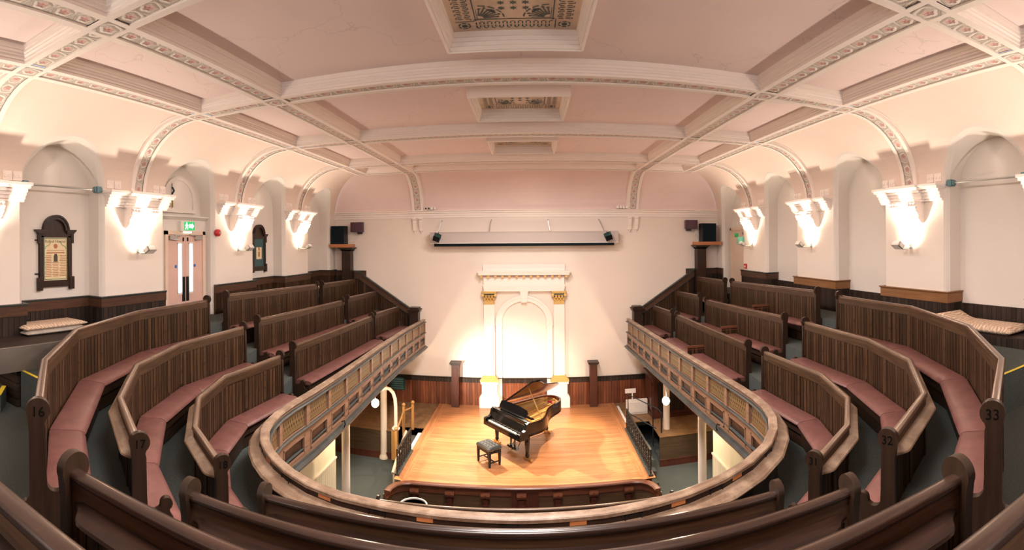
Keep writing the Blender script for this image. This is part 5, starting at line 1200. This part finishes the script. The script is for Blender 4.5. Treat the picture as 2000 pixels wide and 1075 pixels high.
# ------------------------------------------------------------------ grand piano and stool
def piano():
    t = thing('grand_piano', 'black grand piano with its lid propped open in the middle of the stage', 'piano')
    K = Matrix(((.642*1.06, .766*.91, 0, -.63), (-.766*1.06, .642*.91, 0, 13.55), (0, 0, 1.05, ST), (0, 0, 0, 1)))      # x to the treble, y to the tail, z up
    def S(m, nm, mt, par=t, sm=.5): return m.build(nm, M[mt], par, sm)
    OUT = [(-.78, .28), (-.78, 1.2), (-.78, 2.0), (-.77, 2.3), (-.72, 2.5), (-.62, 2.64), (-.47, 2.71), (-.30, 2.70), (-.15, 2.62), (-.03, 2.46), (.05, 2.25), (.11, 2.02), (.19, 1.78), (.32, 1.55), (.47, 1.36), (.61, 1.18), (.71, 1.0), (.77, .82), (.78, .6), (.78, .28)]
    pts = [tuple(K @ Vector((x, y, 0))) for x, y in OUT]
    m = MB(); m.sweep(pts, rect(-.05 if 0 else 0, -.05, .66, 1.0)); S(m, 'case_rim', 'black')
    inn = [(x*.93, y-.03) for x, y in OUT]
    m = MB(); m.prism(list(reversed(OUT)), K @ Matrix.Translation((0, 0, .64)), .05); S(m, 'case_bottom', 'black', sm=0)
    m = MB(); m.sweep(pts, rect(-.052, -.056, .86, .995)); S(m, 'rim_lining', 'lidwood', sm=.5)
    m = MB(); m.prism(list(reversed([(x*.935, y*.99) for x, y in OUT])), K @ Matrix.Translation((0, 0, .86)), .01); so = S(m, 'soundboard', 'soundboard', sm=0)
    m = MB()
    P2 = [(-.70, .50), (-.70, 2.1), (-.6, 2.45), (-.4, 2.55), (-.2, 2.42), (-.05, 2.05), (.12, 1.7), (.45, 1.25), (.66, .9), (.68, .50)]
    for a, b in (((-.5, .55), (-.55, 2.4)), ((-.2, .55), (-.35, 2.5)), ((.1, .55), (-.12, 2.1)), ((.4, .55), (.2, 1.55)), ((.62, .55), (.55, 1.05))):
        v0, v1 = K @ Vector((*a, .925)), K @ Vector((*b, .905)); m.tube([v0, v1], .016, 6)
    m.prism([(-.72, .42), (.72, .42), (.72, .56), (-.72, .56)], K @ Matrix.Translation((0, 0, .90)), .025)
    S(m, 'iron_frame', 'gilt')
    m = MB(); m.tube([K @ Vector((x, y, .90)) for x, y in P2], .022, 6); S(m, 'frame_edge', 'gilt')
    m = MB()
    for k in range(38):
        u = k/37; x = -.66+1.3*u; yl = 2.35-1.5*u**1.15; m.box(x-.0015, x+.0015, .58, yl, .93, .933, K)
    S(m, 'strings', 'brass', sm=0)
    m = MB(); m.box(-.62, .6, .60, .68, .935, .965, K); S(m, 'dampers', 'black', sm=0)
    m = MB(); m.tube([K @ Vector(p) for p in ((-.35, 2.2, .9), (-.2, 2.25, .91), (-.1, 2.15, .905))], .03, 6); S(m, 'felt_strip', 'felt')
    # keyboard end
    m = MB(); m.box(-.78, .78, -.06, .32, .58, .665, K); S(m, 'keybed', 'black', sm=0)
    for s in (-1, 1):
        x0, x1 = sorted((s*.78, s*.69)); m = MB()
        pr = [(-.06, .66), (-.06, .75), (.0, .775), (.10, .78), (.17, .81), (.20, .88), (.22, .96), (.30, 1.0), (.30, .66)]
        m.prism(pr, K @ frame((x0, 0, 0), (0, 1, 0), (0, 0, 1)), x1-x0); S(m, 'cheek', 'black', sm=.4)
    m = MB(); m.box(-.69, .69, -.045, -.02, .66, .70, K); S(m, 'key_slip', 'black', sm=0)
    for k in range(52):
        x = -.612+k*.0236; m = MB(); m.box(x+.0006, x+.023, -.015, .13, .70, .722, K); S(m, 'white_key', 'ivory', sm=0)
    for k in range(51):
        if (k % 7) in (1, 4): continue
        x = -.612+(k+1)*.0236; m = MB(); m.box(x-.0062, x+.0062, .035, .13, .722, .735, K); S(m, 'black_key', 'black', sm=0)
    
    for a, b in ((-.69, -.615), (.617, .69)): m = MB(); m.box(a, b, -.02, .13, .70, .74, K); S(m, 'key_block', 'black', sm=0)
    m = MB(); m.prism([(.135, .715), (.165, .715), (.235, .90), (.215, .91)], K @ frame((-.69, 0, 0), (0, 1, 0), (0, 0, 1)), 1.38); fb = S(m, 'fallboard', 'black', sm=0)
    m = MB(); m.box(-.68, .68, .128, .14, .722, .73, K); S(m, 'name_felt', 'brass', fb, 0)
    m = MB(); m.box(-.045, .045, -.006, .006, -.03, -.025, K @ frame((0, .165, .80), (1, 0, 0), (0, .35, .94))); S(m, 'maker_badge', 'brass', fb, 0)
    m = MB(); m.box(-.72, .72, .24, .36, .975, 1.0, K); m.box(-.69, .69, .225, .24, .90, .99, K); m.box(-.68, .68, .222, .226, .955, .962, K); S(m, 'front_ledge', 'black', sm=0)
    # music desk
    T = K @ Matrix.Translation((-.02, .42, 1.0)) @ Matrix.Rotation(math.radians(58), 4, 'X')
    m = MB(); m.prism([(-.56, 0), (.52, 0), (.58, .03), (.55, .07), (.57, .13), (.50, .20), (.2, .235), (-.25, .235), (-.52, .22), (-.60, .19), (-.60, .03)], T, .014); S(m, 'music_desk', 'black', sm=.4)
    m = MB(); m.box(-.5, .48, .36, .46, .995, 1.015, K); m.box(-.42, .42, .335, .37, 1.0, 1.02, K); S(m, 'desk_slide', 'black', sm=0)
    # lid: the front flap folded back, then the main lid raised on its bass-side hinges
    H = K @ Matrix.Translation((-.79, 0, 1.005)) @ Matrix.Rotation(math.radians(-34), 4, 'Y')
    lid = [(x+.79, y) for x, y in OUT if y > .6]; lid = [(.0, .72)]+[(a*1.01, b*1.004) for a, b in lid if b > .72]+[(1.57, .72)]
    m = MB(); m.prism(list(reversed(lid)), H, .022); lo = S(m, 'lid', 'black', sm=0)
    m = MB(); m.prism(list(reversed([(a*.97+.015, b*.985+.012) for a, b in lid])), H @ Matrix.Translation((0, 0, -.003)), .003); S(m, 'lid_underside', 'lidwood', lo, 0)
    m = MB(); m.prism([(0, .74), (1.57, .74), (1.57, 1.15), (0, 1.15)], H @ Matrix.Translation((0, 0, .026)), .02); S(m, 'front_flap', 'black', lo, 0)
    m = MB()
    for y in (.95, 1.6, 2.2): m.tube([H @ Vector((0, y-.06, .0)), H @ Vector((0, y+.06, 0))], .012, 6)
    S(m, 'lid_hinges', 'brass', lo)
    m = MB(); top = H @ Vector((1.02, 1.0, 0)); bot = K @ Vector((.70, .86, .97)); m.tube([bot, top], .014, 8); S(m, 'lid_prop', 'brass')
    # legs
    for x, y in ((-.66, .36), (.70, .30), (-.34, 2.14)):
        c = K @ Vector((x, y, 0)); R = Matrix.Translation(c) @ K.to_3x3().to_4x4()
        m = MB()
        prof = [(.085, .64), (.085, .55), (.075, .53), (.078, .50), (.055, .22), (.05, .16), (.062, .15), (.062, .13), (.045, .12), (.045, .09)]
        vs = []; fs = []
        for r, z in prof:
            for q in range(8): a = PI/8+q*PI/4; vs.append(R @ Vector((r*math.cos(a), r*math.sin(a), z)))
        for i in range(len(prof)-1):
            for q in range(8): a, b = i*8+q, i*8+(q+1) % 8; fs.append((a, b, b+8, a+8))
        m.add(vs, fs+[tuple(range(8)), tuple((len(prof)-1)*8+q for q in range(8))]); lg = S(m, 'leg', 'black', sm=.3)
        m = MB(); m.box(-.02, .16, -.035, .035, .05, .09, R); m.box(-.11, .0, -.03, .03, .05, .08, R)
        for dx, dy in ((.13, .0), (-.09, .0), (.0, .06)):
            m.lathe([(0, -.02), (.045, -.018), (.045, .018), (0, .02)], (0, 0, 0), 12, R @ Matrix.Translation((dx, dy, .045)) @ Matrix.Rotation(PI/2, 4, 'X'))
        S(m, 'caster', 'brass', lg)
    # pedal lyre
    m = MB()
    for x in (-.10, .06): m.box(x-.022, x+.022, .40, .45, .12, .62, K)
    m.box(-.2, .16, .36, .48, .07, .13, K); S(m, 'pedal_lyre', 'black', sm=0)
    m = MB(); m.tube([K @ Vector((-.14, .5, .1)), K @ Vector((-.05, .85, .64))], .009, 6); m.tube([K @ Vector((.10, .5, .1)), K @ Vector((.16, .85, .64))], .009, 6); S(m, 'lyre_brace', 'black')
    for x in (-.13, -.02, .09):
        m = MB(); m.box(x-.015, x+.015, .24, .38, .08, .095, K); S(m, 'pedal', 'brass', sm=0)
    # stool
    t2 = thing('piano_stool', 'low black piano stool with a buttoned leather top in front of the keyboard', 'stool')
    Q = Matrix(((.642, .766, 0, -.96), (-.766, .642, 0, 13.02), (0, 0, 1, ST), (0, 0, 0, 1)))
    m = MB(); nx, ny = 24, 16; vs = []; fs = []; a, b = .30, .20
    for j in range(ny+1):
        for i in range(nx+1):
            u, v = -1+2*i/nx, -1+2*j/ny; e = min(1-abs(u), 1-abs(v)); z = .47+.045*min(1, e/.14)**.5
            for bx_, by_ in [(p, q) for p in (-.6, -.2, .2, .6) for q in (-.5, 0, .5)]:
                d2 = ((u-bx_)/.1)**2+((v-by_)/.14)**2; z -= .018*math.exp(-d2)
            vs.append(Q @ Vector((u*a, v*b, z)))
    k = len(vs)
    for j in range(ny):
        for i in range(nx): q = j*(nx+1)+i; fs.append((q, q+1, q+nx+2, q+nx+1))
    m.add(vs, fs); m.box(-a, a, -b, b, .43, .47, Q); m.build('buttoned_top', M['stoolleather'], t2, .9)
    m = MB(); m.box(-a+.01, a-.01, -b+.01, b-.01, .35, .43, Q); m.build('stool_frame', M['satin'], t2, 0)
    m = MB()
    for i in range(19):
        for q in (-1, 1): m.lathe([(0, -.004), (.006, 0), (0, .004)], Q @ Vector((-a+.03*i+.03, q*(b+.001), .437)), 6)
    for i in range(12):
        for q in (-1, 1): m.lathe([(0, -.004), (.006, 0), (0, .004)], Q @ Vector((q*(a+.001), -b+.033*i+.02, .437)), 6)
    m.build('brass_studs', M['brass'], t2)
    for x in (-1, 1):
        for y in (-1, 1):
            m = MB(); c = Vector((x*(a-.04), y*(b-.04), 0)); T = Q @ Matrix.Translation(c)
            m.add([T @ Vector((p*w, q*w, z)) for z, w in ((0, .02), (.1, .024), (.36, .03)) for p, q in ((-1, -1), (1, -1), (1, 1), (-1, 1))], [(r*4+i, r*4+(i+1) % 4, r*4+4+(i+1) % 4, r*4+4+i) for r in (0, 1) for i in range(4)]+[(3, 2, 1, 0)]); m.build('leg', M['satin'], t2, 0)
    m = MB()
    for x in (-1, 1): m.box(x*(a-.04)-.012, x*(a-.04)+.012, -b+.05, b-.05, .10, .125, Q)
    m.box(-a+.05, a-.05, -.012, .012, .10, .125, Q); m.build('stretcher', M['satin'], t2, 0)
    for x in (-1, 1):
        m = MB(); m.lathe([(0, 0), (.025, 0), (.028, .02), (.018, .04), (0, .042)], (0, 0, 0), 12, Q @ Matrix.Translation((x*a, 0, .39)) @ Matrix.Rotation(x*PI/2, 4, 'Y')); m.build('height_knob', M['satin'], t2)
M['stoolleather'] = plain('black_stool_leather', (.035, .04, .042), .28, spec=.6)
piano()
# ------------------------------------------------------------------ camera and light
F_, CXP, CYP = 964.3, 1035.4, 472.1
def camera():
    cd = bpy.data.cameras.new('camera'); co = bpy.data.objects.new('camera', cd); C.objects.link(co)
    cd.type = 'PANO'; cd.panorama_type = 'CENTRAL_CYLINDRICAL'
    cd.central_cylindrical_range_u_min = (0-CXP)/F_; cd.central_cylindrical_range_u_max = (2000-CXP)/F_
    cd.central_cylindrical_range_v_min = -(1075-CYP)/F_; cd.central_cylindrical_range_v_max = CYP/F_
    cd.central_cylindrical_radius = 1; cd.clip_start = .02
    co.location = (.17, 0, 0)
    co.rotation_euler = (Matrix.Rotation(.0070, 4, 'Y') @ Matrix.Rotation(PI/2, 4, 'X')).to_euler()
    bpy.context.scene.camera = co
camera()
def lamp(kind, name, loc, energy, color, size=.1, to=None, angle=None, blend=.5, sy=None):
    ld = bpy.data.lights.new(name, kind); ld.energy = energy; ld.color = color
    if kind == 'AREA':
        ld.size = size
        if sy: ld.shape = 'RECTANGLE'; ld.size_y = sy
    else: ld.shadow_soft_size = size
    if kind == 'SPOT': ld.spot_size = math.radians(angle); ld.spot_blend = blend
    o = bpy.data.objects.new(name, ld); C.objects.link(o); o.location = loc
    if to is not None:
        o.rotation_euler = (Vector(to)-Vector(loc)).to_track_quat('-Z', 'Y').to_euler()
    return o
WARM = (1.0, .76, .56)
def lights():
    for s in (-1, 1):
        for y in [-.1]+RY:
            lamp('SPOT', 'uplighter_light', (s*(WX-.40), y, -.06), 30, (1.0, .86, .70), .05, (s*WX, y, .12), 100, .9)
            lamp('SPOT', 'uplighter_light', (s*(WX-.40), y, -.05), 150, (1.0, .85, .70), .05, (s*(WX-.75), y, 1.5), 150, .8)
    for y in (1.7, 5.33, 8.95, 12.6):
        lamp('AREA', 'laylight_daylight', (0, y, 2.36), 190, (1.0, .90, .84), 1.4, (0, y, -5))  # soft fill added under the ceiling, not light through the grilles
    for x in (-4.2, 0, 4.2):
        lamp('AREA', 'window_light', (x, FY+.15, .5), 40, (1.0, .90, .84), 1.7, (x*.7, 9, -.6), sy=2.8)  # unseen fill added at the rear wall to lift the ambient
    lamp('SPOT', 'stage_spot_light', (-3.05, 16.82, .10), 3500, (1.0, .84, .62), .08, (-.3, 14.0, -5.6), 62, 1.0)
    lamp('SPOT', 'stage_spot_light', (2.88, 16.82, .12), 1600, (1.0, .84, .62), .08, (.2, 13.6, -5.6), 62, 1.0)
    lamp('POINT', 'flood_light', (-3.85, 12.6, -4.3), 130, (1.0, .84, .6), .08)
    lamp('POINT', 'flood_light', (3.8, 12.9, -4.35), 130, (1.0, .84, .6), .08)
    lamp('SPOT', 'flood_beam_light', (-3.8, 12.95, -4.35), 1100, (1.0, .92, .78), .15, (-.85, 17.6, -4.7), 46, 1.0)  # beam added for the bright wall patch; the floodlight itself faces away
    lamp('SPOT', 'flood_beam_light', (3.7, 13.3, -4.35), 300, (1.0, .86, .64), .1, (-.2, 17.0, -5.2), 60, .8)  # weaker beam added from the right towards the foot of the wall
    w = bpy.data.worlds.new('world'); bpy.context.scene.world = w; w.use_nodes = True
    w.node_tree.nodes['Background'].inputs[0].default_value = (.75, .85, 1, 1); w.node_tree.nodes['Background'].inputs[1].default_value = .5
lights()
vs = bpy.context.scene.view_settings
vs.view_transform = 'Standard'; vs.look = 'None'; vs.gamma = 1; vs.exposure = .86; vs.use_curve_mapping = False
# ------------------------------------------------------------------ lift everything, set origins
def finish():
    bpy.context.view_layer.update()
    roots = [o for o in C.objects if o.parent is None]
    for r in roots:
        if r.type in ('CAMERA', 'LIGHT'):
            r.location.z += GZ; continue
        ms = [o for o in [r]+list(r.children_recursive) if o.type == 'MESH']
        lo = Vector((1e9,)*3); hi = Vector((-1e9,)*3)
        for o in ms:
            for v in o.data.vertices:
                for i in range(3): lo[i] = min(lo[i], v.co[i]); hi[i] = max(hi[i], v.co[i])
        b = Vector(((lo.x+hi.x)/2, (lo.y+hi.y)/2, lo.z))
        for o in ms: o.data.transform(Matrix.Translation(-b)); o.data.update()
        r.location = b+Vector((0, 0, GZ))
finish()
